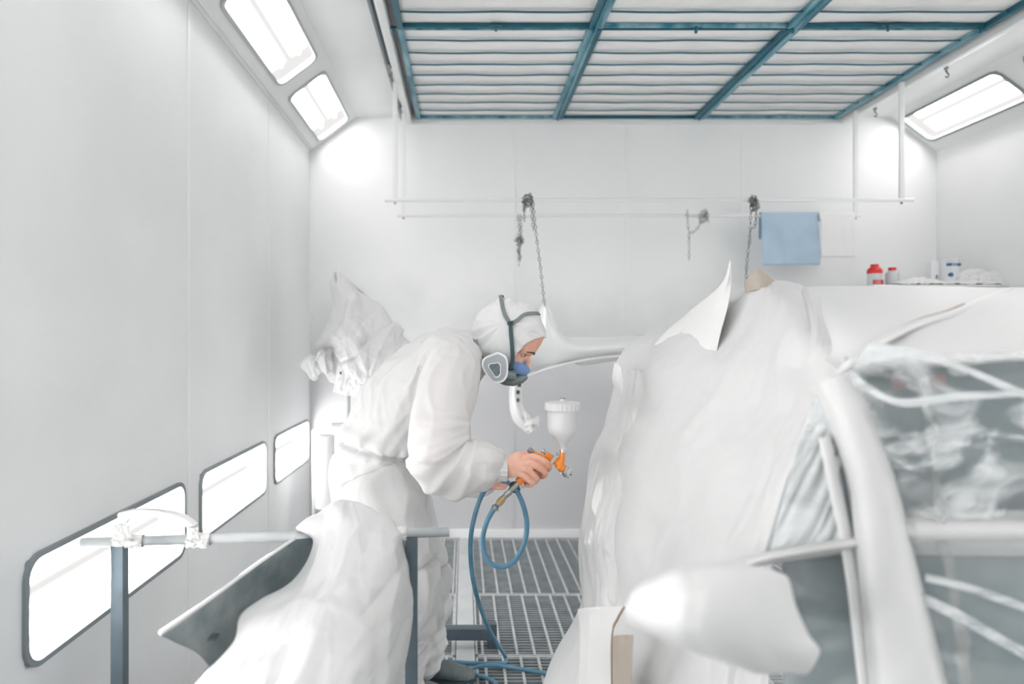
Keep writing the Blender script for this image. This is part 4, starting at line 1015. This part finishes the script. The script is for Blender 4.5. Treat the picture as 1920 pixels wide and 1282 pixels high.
def cartridge(flip):
    YC = 2.262
    def mp(p):
        if not flip: return p
        q = HMi @ p; q.y = -q.y; return HM @ q
    o_ = [(924,663),(933,660),(944,664),(951,672),(953,690),(951,706),(943,716),(930,719),(922,716),(912,703),(904,689),(903,679),(908,670)]
    cxx = sum(x for x,_ in o_)/len(o_); cyy = sum(y for _,y in o_)/len(o_)
    def yy(x): return YC+(x-903)*(.00025)
    def loop(s, dy): 
        pts = np.array([(cxx+(x-cxx)*s, cyy+(y-cyy)*s) for x,y in o_]); n_ = len(pts); E = []
        for i in range(n_):
            p0,p1,p2,p3 = pts[i-1],pts[i],pts[(i+1)%n_],pts[(i+2)%n_]
            for k_ in range(4):
                t_ = k_/4; E.append(.5*((2*p1)+(-p0+p2)*t_+(2*p0-5*p1+4*p2-p3)*t_*t_+(-p0+3*p1-3*p2+p3)*t_**3))
        return [mp(P(x,y,yy(x)+dy)) for x,y in E]
    def stack(levels, name, m, par, cap=True):
        bm = BM(); rings = [[bm.verts.new(p) for p in loop(s,d)] for s,d in levels]; n_ = len(rings[0])
        for i in range(len(rings)-1):
            for k_ in range(n_): bm.faces.new((rings[i][k_],rings[i][(k_+1)%n_],rings[i+1][(k_+1)%n_],rings[i+1][k_]))
        if cap: bm.faces.new(rings[0][::-1]); bm.faces.new(rings[-1])
        return build(name, bm, m, par)
    c_ = stack([(.80,.040),(.97,.034),(1.0,.026),(1.0,.014),(.965,.012),(.965,.009),(1.0,.007),(.99,.001),(.95,0),(.90,.0)], 'filter_cartridge', M['cart_white'], resp)
    stack([(.86,.002),(.86,-.0012),(.84,-.002)], 'cartridge_face', M['cart_grey'], c_)
    # small window shifted
    def small(s, d, name, m):
        bm = BM(); q = [(930,681),(934,680),(938,685),(938,700),(934,706),(929,706),(924,699),(917,689),(917,684),(920,682)]
        sx = sum(x for x,_ in q)/len(q); sy = sum(y for _,y in q)/len(q)
        a_ = [mp(P(sx+(x-sx)*s, sy+(y-sy)*s, yy(x)-d)) for x,y in q]; b_ = [mp(P(sx+(x-sx)*s, sy+(y-sy)*s, yy(x)+.001)) for x,y in q]
        va = [bm.verts.new(p) for p in a_]; vb = [bm.verts.new(p) for p in b_]; bm.faces.new(va); bm.faces.new(vb[::-1])
        for i in range(len(q)): bm.faces.new((va[i],vb[i],vb[(i+1)%len(q)],va[(i+1)%len(q)]))
        build(name, bm, m, c_)
    small(1.12, .0028, 'window_rim', M['cart_white']); small(.95, .0034, 'filter_mesh', M['cart_dark'])
cartridge(False); cartridge(True)
# ---- shoes
def shoe(px, Yd, toe):
    z0 = 0; c = P(px,1275,Yd); t = thing('shoe','','x',Vector((c.x,Yd,0)))
    for k_ in ('label','category'): del t[k_]
    t.parent = person; t.matrix_parent_inverse = person.matrix_basis.inverted()
    bm = BM(); loft(bm, [Vector((c.x-.07,Yd,.055)),Vector((c.x-.02,Yd,.055)),Vector((c.x+.05,Yd-.005,.050)),Vector((c.x+.11,Yd-.01,.042)),Vector((c.x+.16,Yd-.012,.034)),Vector((c.x+.185,Yd-.012,.03))], [(.026,.032),(.038,.044),(.042,.038),(.046,.030),(.040,.022),(.018,.010)], 20)
    loft(bm, [Vector((c.x-.03,Yd,.05)),Vector((c.x-.02,Yd,.10)),Vector((c.x-.02,Yd,.15))], [.040,.044,.046], 20)
    mm = remeshed(bm, .004, 4, .5); link('upper', mm, M['shoe'], t)
    bm = BM(); pr = [(-.098,-.02),(-.10,.02),(-.06,.042),(.02,.044),(.11,.05),(.17,.036),(.19,.0),(.17,-.045),(.11,-.058),(.02,-.05),(-.06,-.042)]
    prism(bm, [Vector((c.x+a_,Yd+b_,.004)) for a_,b_ in pr], Vector((0,0,.022))); build('sole', bm, M['black'], t)
shoe(800, 2.615, 1); shoe(748, 2.47, 1)

# ------------------------------------------------------------------ spray gun
gun = thing('spray_gun', 'orange spray gun with white gravity cup held in the person\'s right hand', 'spray gun', G(1050,860,.02))
GY_ = HY+.018
def Q(px, py, dy=0): return P(px, py, GY_+dy)
cup = Q(1055,842); sc = GY_/F
bm = BM()
prof = [(7.0,0),(7.2,5),(8.5,9),(12,15),(17.5,20),(23,26),(27,33),(28.3,42),(28.6,60),(28.8,74)]
lathe(bm, [(r*sc,z*sc) for r,z in prof], cup, n=48); co_ = build('cup', bm, M['cup'], gun)
bm = BM()
n_ = 96
def lid_ring(r,z): return [bm.verts.new(cup+Vector(((r+(1.3 if (i%4)<2 else 0))*sc*math.cos(i*2*math.pi/n_),(r+(1.3 if (i%4)<2 else 0))*sc*math.sin(i*2*math.pi/n_),z*sc))) for i in range(n_)]
rg = [lid_ring(r,z) for r,z in ((29,73),(32.0,73.5),(32.2,84),(31,87.5),(24,89),(8,90))]
for i in range(len(rg)-1):
    for k_ in range(n_): bm.faces.new((rg[i][k_],rg[i][(k_+1)%n_],rg[i+1][(k_+1)%n_],rg[i+1][k_]))
bm.faces.new(rg[0][::-1]); bm.faces.new(rg[-1]); lid = build('lid', bm, M['cup'], gun)
bm = BM(); lathe(bm, [(6.5*sc,89*sc),(6.2*sc,94*sc)], cup, n=20); vv = build('vent_stem', bm, M['cup'], lid)
bm = BM(); lathe(bm, [(5.8*sc,93.5*sc),(5.8*sc,96.5*sc),(4*sc,97*sc)], cup, n=20); build('vent_cap', bm, M['steel'], lid)
bm = BM(); lathe(bm, [(5.5*sc,-6*sc),(5.5*sc,-3*sc),(6.4*sc,-3*sc),(6.4*sc,-1*sc),(5.6*sc,-1*sc),(5.6*sc,1.5*sc)], cup, n=20); build('cup_connector', bm, M['chrome'], gun)
bm = BM()
loft(bm, [Q(1053.5,847),Q(1053.5,856),Q(1053,864),Q(1050,872),Q(1047,879)], [.0088,.0092,.0100,.0125,.0125], 20)     # stem and head
loft(bm, [Q(1047,866),Q(1051,874),Q(1056,880)], [(.012,.014),(.0135,.0135),(.0138,.0138)], 20)
loft(bm, [Q(1046,866),Q(1037,862),Q(1028,856),Q(1022,852)], [(.010,.012),(.0105,.0125),(.0108,.0120),(.0100,.0100)], 20)      # barrel
loft(bm, [Q(1030,864),Q(1018,859),Q(1008,853),Q(1000,849)], [(.0100,.0115),(.0098,.0100),(.0092,.0085),(.0080,.0072)], 20)
loft(bm, [Q(1014,860),Q(1000,874),Q(984,892),Q(972,905)], [(.010,.016),(.010,.015),(.0105,.014),(.0105,.014)], 20)     # grip
gm = remeshed(bm, .0018, 3, .5); link('gun_body', gm, M['orange'], gun)
ax = (Q(1072,890)-Q(1050,874)).normalized()
bm = BM(); c_ = Q(1056,879.5); lathe(bm, [(.0125,0),(.0160,.002),(.0162,.006),(.0150,.0075),(.0172,.009),(.0174,.018),(.0160,.020),(.0140,.0205),(.0130,.0225),(.0060,.024)], c_, ax, 36); cap_ = build('air_cap', bm, M['chrome'], gun)
_,s_,u_ = frame_of(ax)
for sgn in (-1,1):
    bm = BM(); q = c_+ax*.021+u_*sgn*.0105; lathe(bm, [(.004,0),(.0038,.006),(.0015,.0085)], q, ax, 12); build('air_horn', bm, M['chrome'], cap_)
bm = BM(); lathe(bm, [(.0032,.021),(.0022,.027),(.0012,.031)], c_, ax, 12); build('nozzle_tip', bm, M['black'], cap_)
bx_ = (Q(993,842)-Q(1006,852)).normalized()
bm = BM(); c_ = Q(1003,851); lathe(bm, [(.0048,0),(.0048,.008),(.0078,.009),(.0082,.012),(.0082,.024),(.0070,.0255)], c_, bx_, 24); build('needle_knob', bm, M['steel'], gun)
bm = BM(); c_ = Q(1024,851); d_ = (Q(1014,838)-Q(1026,850)).normalized(); lathe(bm, [(.0042,-.002),(.0042,.008),(.0068,.009),(.0070,.016),(.0058,.018)], c_, d_, 20); build('fan_knob', bm, M['chrome'], gun)
bm = BM(); p0 = Q(1046,850,-.0135); p1 = Q(1033,866,-.0135); 
tpts = [(1048,847),(1050,851),(1037,868),(1031,874),(1028,872),(1034,862),(1043,849)]
prism(bm, [Q(x,y,-.0145) for x,y in tpts], Vector((0,.003,0))); prism(bm, [Q(x,y,.0115) for x,y in tpts], Vector((0,.003,0)))
rod(bm, Q(1032,870,-.0145), Q(1032,870,.0145), .003); loft(bm, [Q(1031,870),Q(1028,880),Q(1024,888)], [(.008,.0025)]*3, 10)
build('trigger', bm, M['chrome'], gun)
bm = BM(); rod(bm, Q(1045.5,851.5,-.0175), Q(1045.5,851.5,-.0140), .0042, 16); build('trigger_screw', bm, M['steel'], gun)
# inlet fittings
bm = BM(); loft(bm, [Q(974,903),Q(967,910),Q(958,918),Q(953,924)], [.0090,.0088,.0080,.0076], 18); rod(bm, Q(957,921,-.004), Q(951,926,-.004), .0100, 6); build('air_inlet', bm, M['steel'], gun)
bm = BM(); d_ = Q(980,912)-Q(968,905); rod(bm, Q(972,905), Q(978,909), .0045, 12); rod(bm, Q(978,909), Q(983,912), .0070, 14); box(bm, Q(975,904)-Vector((.002,.006,.002)), Q(981,915)+Vector((.002,.006,0))); build('regulator_valve', bm, M['chrome'], gun)
bm = BM(); lathe(bm, [(.0165,-.007),(.0175,-.005),(.0175,.005),(.0165,.007)], Q(966,913,.022), Vector((.15,1,.1)), 28); g_ = build('pressure_dial', bm, M['black'], gun)
# ------------------------------------------------------------------ the hose
hz = thing('air_hose', 'blue rubber air hose looping from the spray gun down onto the floor grating', 'hose', P(900,1240,2.6))
bm = BM(); rod(bm, Q(953,924), Q(948,929), .0100, 6); rod(bm, Q(949,928), Q(945,932), .0070, 16); build('swivel_joint', bm, M['steel'], hz)
bm = BM(); d0 = Q(946,931); d1 = Q(933,946); rod(bm, d0, d0.lerp(d1,.3), .0088, 18); rod(bm, d0.lerp(d1,.3), d0.lerp(d1,.85), .0112, 18); rod(bm, d0.lerp(d1,.85), d1, .0092, 6); build('quick_coupling', bm, M['brass'], hz)
bm = BM(); lathe(bm, [(.0104,0),(.0104,.010)], Q(930,949), Q(926,954)-Q(931,948), 20); box(bm, Q(931,951,-.004), Q(935,957,.004), bev=.001); build('hose_clamp', bm, M['steel'], hz)
zf = .012
def Fl(px, py, lift=0):    # a point on the floor
    Yd = F*(H-zf-lift)/(py-CY); return P(px, py, Yd)
pts = [Q(934,945),Q(924,957),Q(912,980),Q(905,1010),Q(909,1040),Q(924,1058),Q(944,1062),Q(966,1050),Q(982,1022),Q(988,985),Q(982,950),Q(970,922),Q(961,910,.03),P(948,903,2.18),P(936,903,2.215),P(922,908,2.235),P(908,920,2.24),P(895,950,2.24),P(885,990,2.25),P(882,1030,2.27),P(886,1080,2.33),P(898,1130,2.42),P(915,1175,2.52),P(932,1205,2.62),Fl(946,1228,.02),Fl(948,1240),Fl(935,1244),Fl(890,1243),Fl(850,1241),Fl(822,1246),Fl(838,1256),Fl(870,1262),Fl(905,1268),Fl(930,1282),Fl(900,1292),Fl(872,1278),Fl(880,1256),Fl(915,1247,.010),Fl(960,1251),Fl(1005,1259),Fl(1060,1266)]
bm = BM(); pipe(bm, pts, .0078, 14, 10); build('hose_tube', bm, M['hose'], hz)

# ------------------------------------------------------------------ the car
car = thing('car', 'white car masked for painting, filling the right foreground', 'car', Vector((.9,1.6,0)))
# roof
sheet('roof', [
 [(1400,556,2.5),(1500,560,2.5),(1640,566,2.5),(1800,570,2.5),(2000,572,2.5),(2900,575,2.5)],
 [(1385,556,2.2),(1500,540,2.05),(1640,539,1.85),(1780,540,1.85),(1960,543,1.8),(2900,548,1.75)],
 [(1440,575,2.0),(1540,565,1.62),(1660,560,1.45),(1790,556,1.4),(1960,556,1.35),(2900,560,1.3)],
 [(1500,640,1.60),(1580,625,1.30),(1680,612,1.22),(1800,606,1.19),(1980,602,1.17),(2900,600,1.15)],
 [(1560,690,1.18),(1620,682,1.13),(1700,676,1.11),(1810,671,1.10),(1990,661,1.09),(2900,650,1.08)],
 [(1560,702,1.19),(1620,694,1.15),(1700,688,1.13),(1810,682,1.12),(1990,672,1.11),(2900,662,1.10)]], M['car_white'], 60, 60, amp=.0, thick=.006, parent=car)
# inside panels seen through the openings (dark)
def panel(name, poly, dy, m, parent, d=.01, bev=0):
    bm = BM(); prism(bm, [P(*p) for p in poly], Vector((0,d,0)))
    if bev: bmesh.ops.bevel(bm, geom=list(bm.edges), offset=bev, segments=2, affect='EDGES')
    return build(name, bm, m, parent, smooth=bool(bev))
panel('rear_window', [(1590,670,1.15),(2850,650,1.12),(2850,985,1.12),(1670,985,1.15)], 0, M['interior'], car)
panel('door_opening', [(1660,1020,1.10),(2850,1020,1.08),(2850,1700,1.08),(1800,1700,1.08)], 0, M['interior'], car)
panel('quarter_window', [(1550,740,1.16),(1612,900,1.15),(1620,1030,1.14),(1438,1040,1.16),(1480,900,1.16)], 0, M['interior_lt'], car)
panel('front_door_opening', [(1472,1045,1.17),(1640,1030,1.15),(1700,1500,1.14),(1472,1500,1.16)], 0, M['interior'], car)
# pillar
sheet('pillar', [
 [(1520,726,1.14),(1545,712,1.09),(1580,700,1.08),(1606,690,1.13)],
 [(1552,790,1.12),(1575,786,1.06),(1615,780,1.05),(1632,775,1.11)],
 [(1592,900,1.09),(1610,900,1.03),(1655,890,1.02),(1672,885,1.08)],
 [(1604,1000,1.07),(1625,1000,1.01),(1680,990,1.0),(1700,990,1.06)],
 [(1618,1130,1.06),(1640,1130,1.0),(1712,1120,.99),(1732,1120,1.05)],
 [(1632,1290,1.05),(1660,1290,.99),(1750,1280,.98),(1772,1280,1.04)],
 [(1650,1500,1.04),(1690,1500,.98),(1800,1490,.98),(1830,1490,1.03)]], M['film_matte'], 40, 90, amp=.002, fu=2, fv=2, seed=41, thick=.006, parent=car)
# thin divider in the quarter window
bm = BM(); loft(bm, [P(1546,820,1.10),P(1562,900,1.09),P(1586,1004,1.08),P(1600,1100,1.07),P(1622,1290,1.06)], [(.010,.006)]*5, 10); build('window_divider', bm, M['car_white'], car)
bm = BM(); loft(bm, [P(1556,800,1.12),P(1578,900,1.11),P(1596,1000,1.10),P(1606,1080,1.09),P(1634,1290,1.075)], [(.004,.006)]*5, 10); build('rubber_seal', bm, M['seal_dark'], car)
# belt line
sheet('belt_rail', [
 [(1290,1070,1.30),(1440,1034,1.15),(1600,1004,1.12),(1700,962,1.09),(1850,958,1.08),(2850,950,1.08)],
 [(1290,1078,1.22),(1440,1042,1.08),(1600,1014,1.06),(1700,985,1.04),(1850,985,1.03),(2850,980,1.03)],
 [(1290,1090,1.22),(1440,1052,1.08),(1600,1026,1.06),(1700,1012,1.04),(1850,1015,1.03),(2850,1015,1.03)],
 [(1290,1096,1.30),(1440,1058,1.15),(1600,1036,1.12),(1700,1038,1.09),(1850,1042,1.08),(2850,1050,1.08)]], M['film_matte'], 90, 20, amp=.003, fu=2, fv=1, seed=43, thick=.004, parent=car)
# logo sticker seen through the film
st_ = BM(); c = P(1722,716,1.128)
lathe(st_, [(.026,-.001),(.026,.001)], c, Vector((0,1,0)), 28); 
for v in st_.verts: v.co.z = c.z+(v.co.z-c.z)*.55
sk = build('window_sticker', st_, M['sticker_grey'], car)
for s in (-1,1):
    bm = BM(); prism(bm, [c+Vector((s*.044,-.002,.012)), c+Vector((s*.026,-.002,.016)), c+Vector((s*.018,-.002,0)), c+Vector((s*.026,-.002,-.014)), c+Vector((s*.044,-.002,-.010))], Vector((0,.001,0))); build('sticker_wing', bm, M['sticker_red'], sk, smooth=False)
bm = BM(); 
for q in range(3): box(bm, c+Vector((-.012+q*.009,-.003,-.007)), c+Vector((-.007+q*.009,-.001,.008)))
build('sticker_mark', bm, M['sticker_red'], sk)
# wing mirror
sheet('wing_mirror', [
 [(1290,1062,.95),(1350,1052,.95),(1430,1062,.96),(1470,1078,.98)],
 [(1205,1095,.82),(1300,1058,.76),(1420,1064,.78),(1478,1090,.92)],
 [(1178,1130,.80),(1300,1090,.70),(1430,1100,.74),(1492,1140,.92)],
 [(1176,1155,.80),(1290,1150,.68),(1430,1170,.73),(1515,1190,.93)],
 [(1190,1172,.82),(1290,1200,.70),(1420,1230,.75),(1535,1222,.95)],
 [(1240,1192,.90),(1320,1228,.80),(1420,1262,.84),(1510,1262,.98)],
 [(1290,1190,1.0),(1350,1215,.98),(1420,1240,1.0),(1500,1250,1.05)]], M['film_matte'], 60, 60, amp=.004, fu=3, fv=2, seed=45, thick=.004, parent=car)
bm = BM(); loft(bm, [P(1370,1160,.84),P(1400,1165,.93),P(1415,1165,1.05),P(1425,1160,1.20)], [(.024,.020),(.022,.020),(.022,.020),(.026,.024)], 18); build('mirror_arm', bm, M['film_matte'], car)
# big drape over the front of the car
fc = [
 [(1335,590,2.75),(1370,560,2.6),(1415,535,2.5),(1460,535,2.4),(1520,548,2.3),(1560,560,2.2)],
 [(1240,618,2.62),(1300,590,2.35),(1362,552,2.15),(1420,522,2.02),(1490,533,1.90),(1560,545,1.72)],
 [(1185,640,2.60),(1235,632,2.32),(1310,610,2.10),(1410,590,1.85),(1500,600,1.50),(1580,618,1.36)],
 [(1150,690,2.58),(1190,688,2.28),(1280,680,2.02),(1400,680,1.70),(1490,675,1.38),(1590,686,1.17)],
 [(1158,745,2.56),(1190,745,2.24),(1270,750,1.95),(1390,760,1.65),(1480,750,1.40),(1560,742,1.13)],
 [(1108,850,2.54),(1150,850,2.18),(1240,860,1.86),(1370,870,1.52),(1440,870,1.30),(1505,860,1.12)],
 [(1096,930,2.52),(1140,935,2.15),(1230,945,1.82),(1350,960,1.46),(1420,960,1.28),(1470,960,1.13)],
 [(1084,1010,2.50),(1130,1015,2.12),(1220,1030,1.78),(1330,1050,1.42),(1400,1050,1.26),(1445,1045,1.14)],
 [(1086,1080,2.46),(1130,1090,2.08),(1215,1110,1.74),(1320,1150,1.36),(1390,1160,1.24),(1440,1160,1.16)],
 [(1088,1135,2.42),(1125,1150,2.02),(1210,1190,1.70),(1310,1240,1.34),(1390,1260,1.24),(1440,1260,1.17)],
 [(1032,1240,2.30),(1090,1270,1.96),(1190,1330,1.62),(1300,1400,1.30),(1390,1440,1.22),(1440,1440,1.18)],
 [(1000,1345,2.20),(1070,1400,1.90),(1180,1560,1.55),(1300,1750,1.26),(1390,1850,1.18),(1440,1850,1.16)]]
cov = sheet('masking_sheet', fc, M['film_matte'], 190, 200, amp=.018, fu=6.0, fv=1.5, sh=.35, seed=51, crumple=.006, cf=4.5, facet=.012, ff=4, fs=(1.6,1.0,.5), thick=.0015, edge=.5)
for v in cov.data.vertices:
    if v.co.z < .015: v.co.z = .015
tag(cov, 'large white plastic masking sheet draped over the front of the car down to the floor', 'masking sheet')
# glossy narrow film hanging on the painted side
gf = sheet('clear_film_strip', [
 [(1156,700,2.42),(1180,690,2.26),(1222,700,2.24)],
 [(1132,800,2.40),(1165,800,2.20),(1212,800,2.12)],
 [(1102,900,2.38),(1140,905,2.12),(1195,910,2.06)],
 [(1090,1000,2.34),(1125,1010,2.10),(1185,1015,2.01)],
 [(1092,1080,2.30),(1130,1090,2.04),(1188,1095,1.95)],
 [(1094,1150,2.26),(1130,1160,1.99),(1188,1170,1.92)]], M['film'], 60, 130, amp=.010, fu=4, fv=1.2, sh=.2, seed=55, crumple=.005, cf=9, facet=.016, ff=9, fs=(1.6,1,.5), thick=.001)
tag(gf, 'shiny creased strip of white film down the left side of the masked car', 'masking film')
# film over the door openings
f1 = sheet('clear_film', [
 [(1580,672,1.10),(1700,668,1.075),(1850,660,1.06),(2840,650,1.06)],
 [(1610,760,1.09),(1720,760,1.06),(1850,750,1.05),(2840,740,1.05)],
 [(1640,860,1.08),(1740,860,1.05),(1860,850,1.04),(2840,840,1.04)],
 [(1670,980,1.07),(1760,980,1.04),(1870,975,1.035),(2840,970,1.035)]], M['film_clear'], 120, 90, amp=.012, fu=2.0, fv=5.5, sh=-.4, seed=61, crumple=.006, cf=9, thick=.0006)
tag(f1, 'creased clear film stretched over the dark rear window of the car', 'masking film', 'clear films over the car openings')
f2 = sheet('clear_film', [
 [(1670,1012,1.055),(1760,1015,1.02),(1870,1015,1.02),(2840,1015,1.02)],
 [(1700,1130,1.04),(1790,1130,1.01),(1880,1130,1.0),(2840,1130,1.0)],
 [(1740,1300,1.03),(1820,1300,1.0),(1900,1300,1.0),(2840,1300,1.0)],
 [(1800,1600,1.03),(1850,1600,1.0),(1950,1600,1.0),(2840,1600,1.0)]], M['film_clear2'], 80, 80, amp=.010, fu=1.2, fv=4, sh=-.8, seed=63, thick=.0006)
tag(f2, 'clear film over the dark door opening below the belt line of the car', 'masking film', 'clear films over the car openings')
f3 = sheet('clear_film', [
 [(1530,735,1.12),(1560,730,1.11),(1590,735,1.11)],
 [(1490,860,1.12),(1545,860,1.11),(1605,860,1.10)],
 [(1445,1030,1.125),(1530,1025,1.11),(1612,1010,1.10)]], M['film_milky'], 60, 60, amp=.008, fu=4, fv=1.5, sh=.8, seed=65, thick=.0006)
tag(f3, 'milky film over the small triangular window between windscreen sheet and pillar', 'masking film', 'clear films over the car openings')
f4 = sheet('clear_film', [
 [(1430,1048,1.12),(1530,1040,1.10),(1632,1025,1.09)],
 [(1430,1160,1.12),(1530,1150,1.10),(1645,1140,1.08)],
 [(1430,1300,1.12),(1530,1300,1.10),(1665,1300,1.08)]], M['film_clear2'], 60, 60, amp=.008, fu=2, fv=2, sh=.3, seed=67, thick=.0006)
tag(f4, 'clear film over the dark gap between wing mirror and pillar', 'masking film', 'clear films over the car openings')
# film ridge running across the roof with a brown tape edge
bm = BM(); q_ = [Vector(x) for x in spline([P(1560,720,1.11),P(1600,675,1.10),P(1650,641,1.14),P(1720,608,1.19),P(1790,587,1.24),P(1850,560,1.34),P(1890,545,1.5)],6)]
loft(bm, q_, [(.010,.007)]*len(q_), 10); tag(build('film_roll_edge', bm, M['film']), 'rolled white film edge running diagonally across the car roof', 'masking film')
bm = BM(); q_ = [Vector(x) for x in spline([P(1655,632,1.155),P(1720,602,1.20),P(1770,588,1.24),P(1808,574,1.28)],6)]
loft(bm, q_, [(.003,.003+.003*i/len(q_)) for i in range(len(q_))], 8); tag(build('tape_strip', bm, M['kraft_dark']), 'brown tape strip along the rolled film edge on the car roof', 'tape')
# film sweeping from the roof corner down to the right
fs5 = sheet('film_fold', [[(1630,640,1.08),(1720,655,1.06),(1800,680,1.04),(1920,730,1.02),(2050,770,1.02)],[(1600,690,1.08),(1700,672,1.055),(1800,693,1.035),(1920,746,1.015),(2050,786,1.015)]], M['film_band'], 60, 16, amp=.003, fu=2, fv=1, seed=71, thick=.001)
tag(fs5, 'twisted band of film sweeping from the roof corner over the rear window', 'masking film')
fs6 = sheet('film_fold', [[(1590,690,1.08),(1630,720,1.05),(1690,745,1.03),(1800,735,1.02),(1960,728,1.02)],[(1600,722,1.07),(1640,742,1.04),(1700,760,1.02),(1820,748,1.01),(1960,740,1.01)]], M['film_band'], 60, 16, amp=.004, fu=2, fv=1, seed=73, thick=.001)
for k_, (g_, l_) in enumerate([([[(1735,1075,1.02),(1800,1090,1.0),(1870,1112,.995),(2000,1160,.995)],[(1735,1090,1.02),(1800,1105,1.0),(1870,1128,.995),(2000,1176,.995)]],'upper pale film crease across the dark lower door opening'),([[(1715,1105,1.03),(1790,1140,1.0),(1870,1185,.99),(2000,1260,.99)],[(1715,1125,1.03),(1790,1162,1.0),(1870,1207,.99),(2000,1282,.99)]],'lower pale film crease across the dark lower door opening')]):
    tag(sheet('film_fold', g_, M['film_band'], 40, 10, amp=.002, seed=85+k_, thick=.001), l_, 'masking film')
tag(fs6, 'horizontal bunched film band across the rear window under the sticker', 'masking film')
# paper flaps on the car
fl1 = sheet('paper_flap', [[(1369,486,1.98),(1370,488,1.98),(1371,490,1.98)],[(1350,535,2.02),(1362,528,1.97),(1371,530,1.97)],[(1290,586,2.26),(1330,580,2.06),(1364,575,1.96)],[(1225,650,2.32),(1290,655,2.08),(1345,650,1.92)],[(1200,760,2.34),(1270,760,2.10),(1330,760,1.94)]], M['paper'], 40, 50, amp=.004, fu=2, fv=1, seed=75, thick=.0012)
tag(fl1, 'white paper flap standing up in a sharp point on top of the masked car', 'masking paper')
fl2 = sheet('paper_flap', [[(1396,528,1.98),(1422,504,1.96),(1452,526,1.98)],[(1396,536,1.97),(1424,520,1.93),(1455,534,1.96)],[(1398,548,1.97),(1426,542,1.92),(1456,545,1.95)]], M['kraft'], 30, 30, amp=.002, seed=77, thick=.0012)
tag(fl2, 'brown paper peak poking out of the sheet right of the pointed white flap', 'masking paper')
fl3 = sheet('paper_sheet', [[(1083,1142,1.72),(1125,1137,1.68),(1170,1136,1.60)],[(1088,1200,1.72),(1115,1200,1.68),(1146,1195,1.62)],[(1085,1300,1.72),(1115,1300,1.68),(1147,1300,1.62)],[(1080,1500,1.72),(1115,1500,1.68),(1147,1500,1.62)]], M['paper'], 40, 50, amp=.003, fu=2, fv=1, seed=79, thick=.0012)
tag(fl3, 'upright white masking paper sheet with a straight top, left of the wing mirror', 'masking paper')
bm = BM(); q_ = [Vector(x) for x in spline([P(1171,1137,1.598),P(1158,1160,1.605),P(1148,1190,1.612),P(1147,1300,1.612),P(1147,1400,1.612)],5)]
loft(bm, q_, [(.002,.003)]*len(q_), 8); tag(build('tape_strip', bm, M['kraft_dark']), 'brown tape edge along the white paper sheet left of the mirror', 'tape')
fl4 = sheet('paper_sheet', [[(1148,1192,1.60),(1165,1190,1.57),(1186,1190,1.52)],[(1148,1260,1.60),(1166,1260,1.56),(1184,1260,1.51)],[(1147,1420,1.60),(1166,1420,1.56),(1184,1420,1.50)]], M['kraft'], 40, 40, amp=.008, fu=4, fv=1, seed=81, thick=.0012)
tag(fl4, 'crinkled light brown paper strip hanging just left of the wing mirror', 'masking paper')
fl5 = sheet('paper_flap', [[(1152,680,2.16),(1158,682,2.12),(1164,690,2.10)],[(1148,712,2.16),(1157,715,2.10),(1168,720,2.10)],[(1160,742,2.16),(1164,742,2.12),(1168,735,2.10)]], M['paper'], 24, 24, amp=.003, seed=83, thick=.0012)
tag(fl5, 'small paper tab folded out at the left shoulder of the masked car', 'masking paper')

# ------------------------------------------------------------------ paint mist in front of the nozzle
def mist():
    m = bpy.data.materials.new('paint_mist'); m.use_nodes = True; N = m.node_tree.nodes; L = m.node_tree.links; N.clear()
    v = N.new('ShaderNodeVolumePrincipled'); v.inputs['Color'].default_value = (.95,.96,.97,1)
    tc = N.new('ShaderNodeTexCoord'); g = N.new('ShaderNodeTexGradient'); g.gradient_type = 'SPHERICAL'
    L.new(tc.outputs['Object'], g.inputs[0]); n_ = N.new('ShaderNodeTexNoise'); n_.inputs['Scale'].default_value = 2
    L.new(tc.outputs['Object'], n_.inputs['Vector'])
    mu = N.new('ShaderNodeMath'); mu.operation = 'MULTIPLY'; L.new(g.outputs['Fac'], mu.inputs[0]); L.new(n_.outputs['Fac'], mu.inputs[1])
    m2 = N.new('ShaderNodeMath'); m2.operation = 'MULTIPLY'; m2.inputs[1].default_value = 1.3; L.new(mu.outputs[0], m2.inputs[0]); L.new(m2.outputs[0], v.inputs['Density'])
    o = N.new('ShaderNodeOutputMaterial'); L.new(v.outputs[0], o.inputs['Volume'])
    bm = BM(); bmesh.ops.create_icosphere(bm, subdivisions=3, radius=1)
    ob = build('paint_mist', bm, m); ob.location = P(1120,985,2.35); ob.scale = (.26,.30,.42)
    tag(ob, 'faint white paint mist drifting between the spray gun and the masked car', 'mist', kind='stuff')
mist()
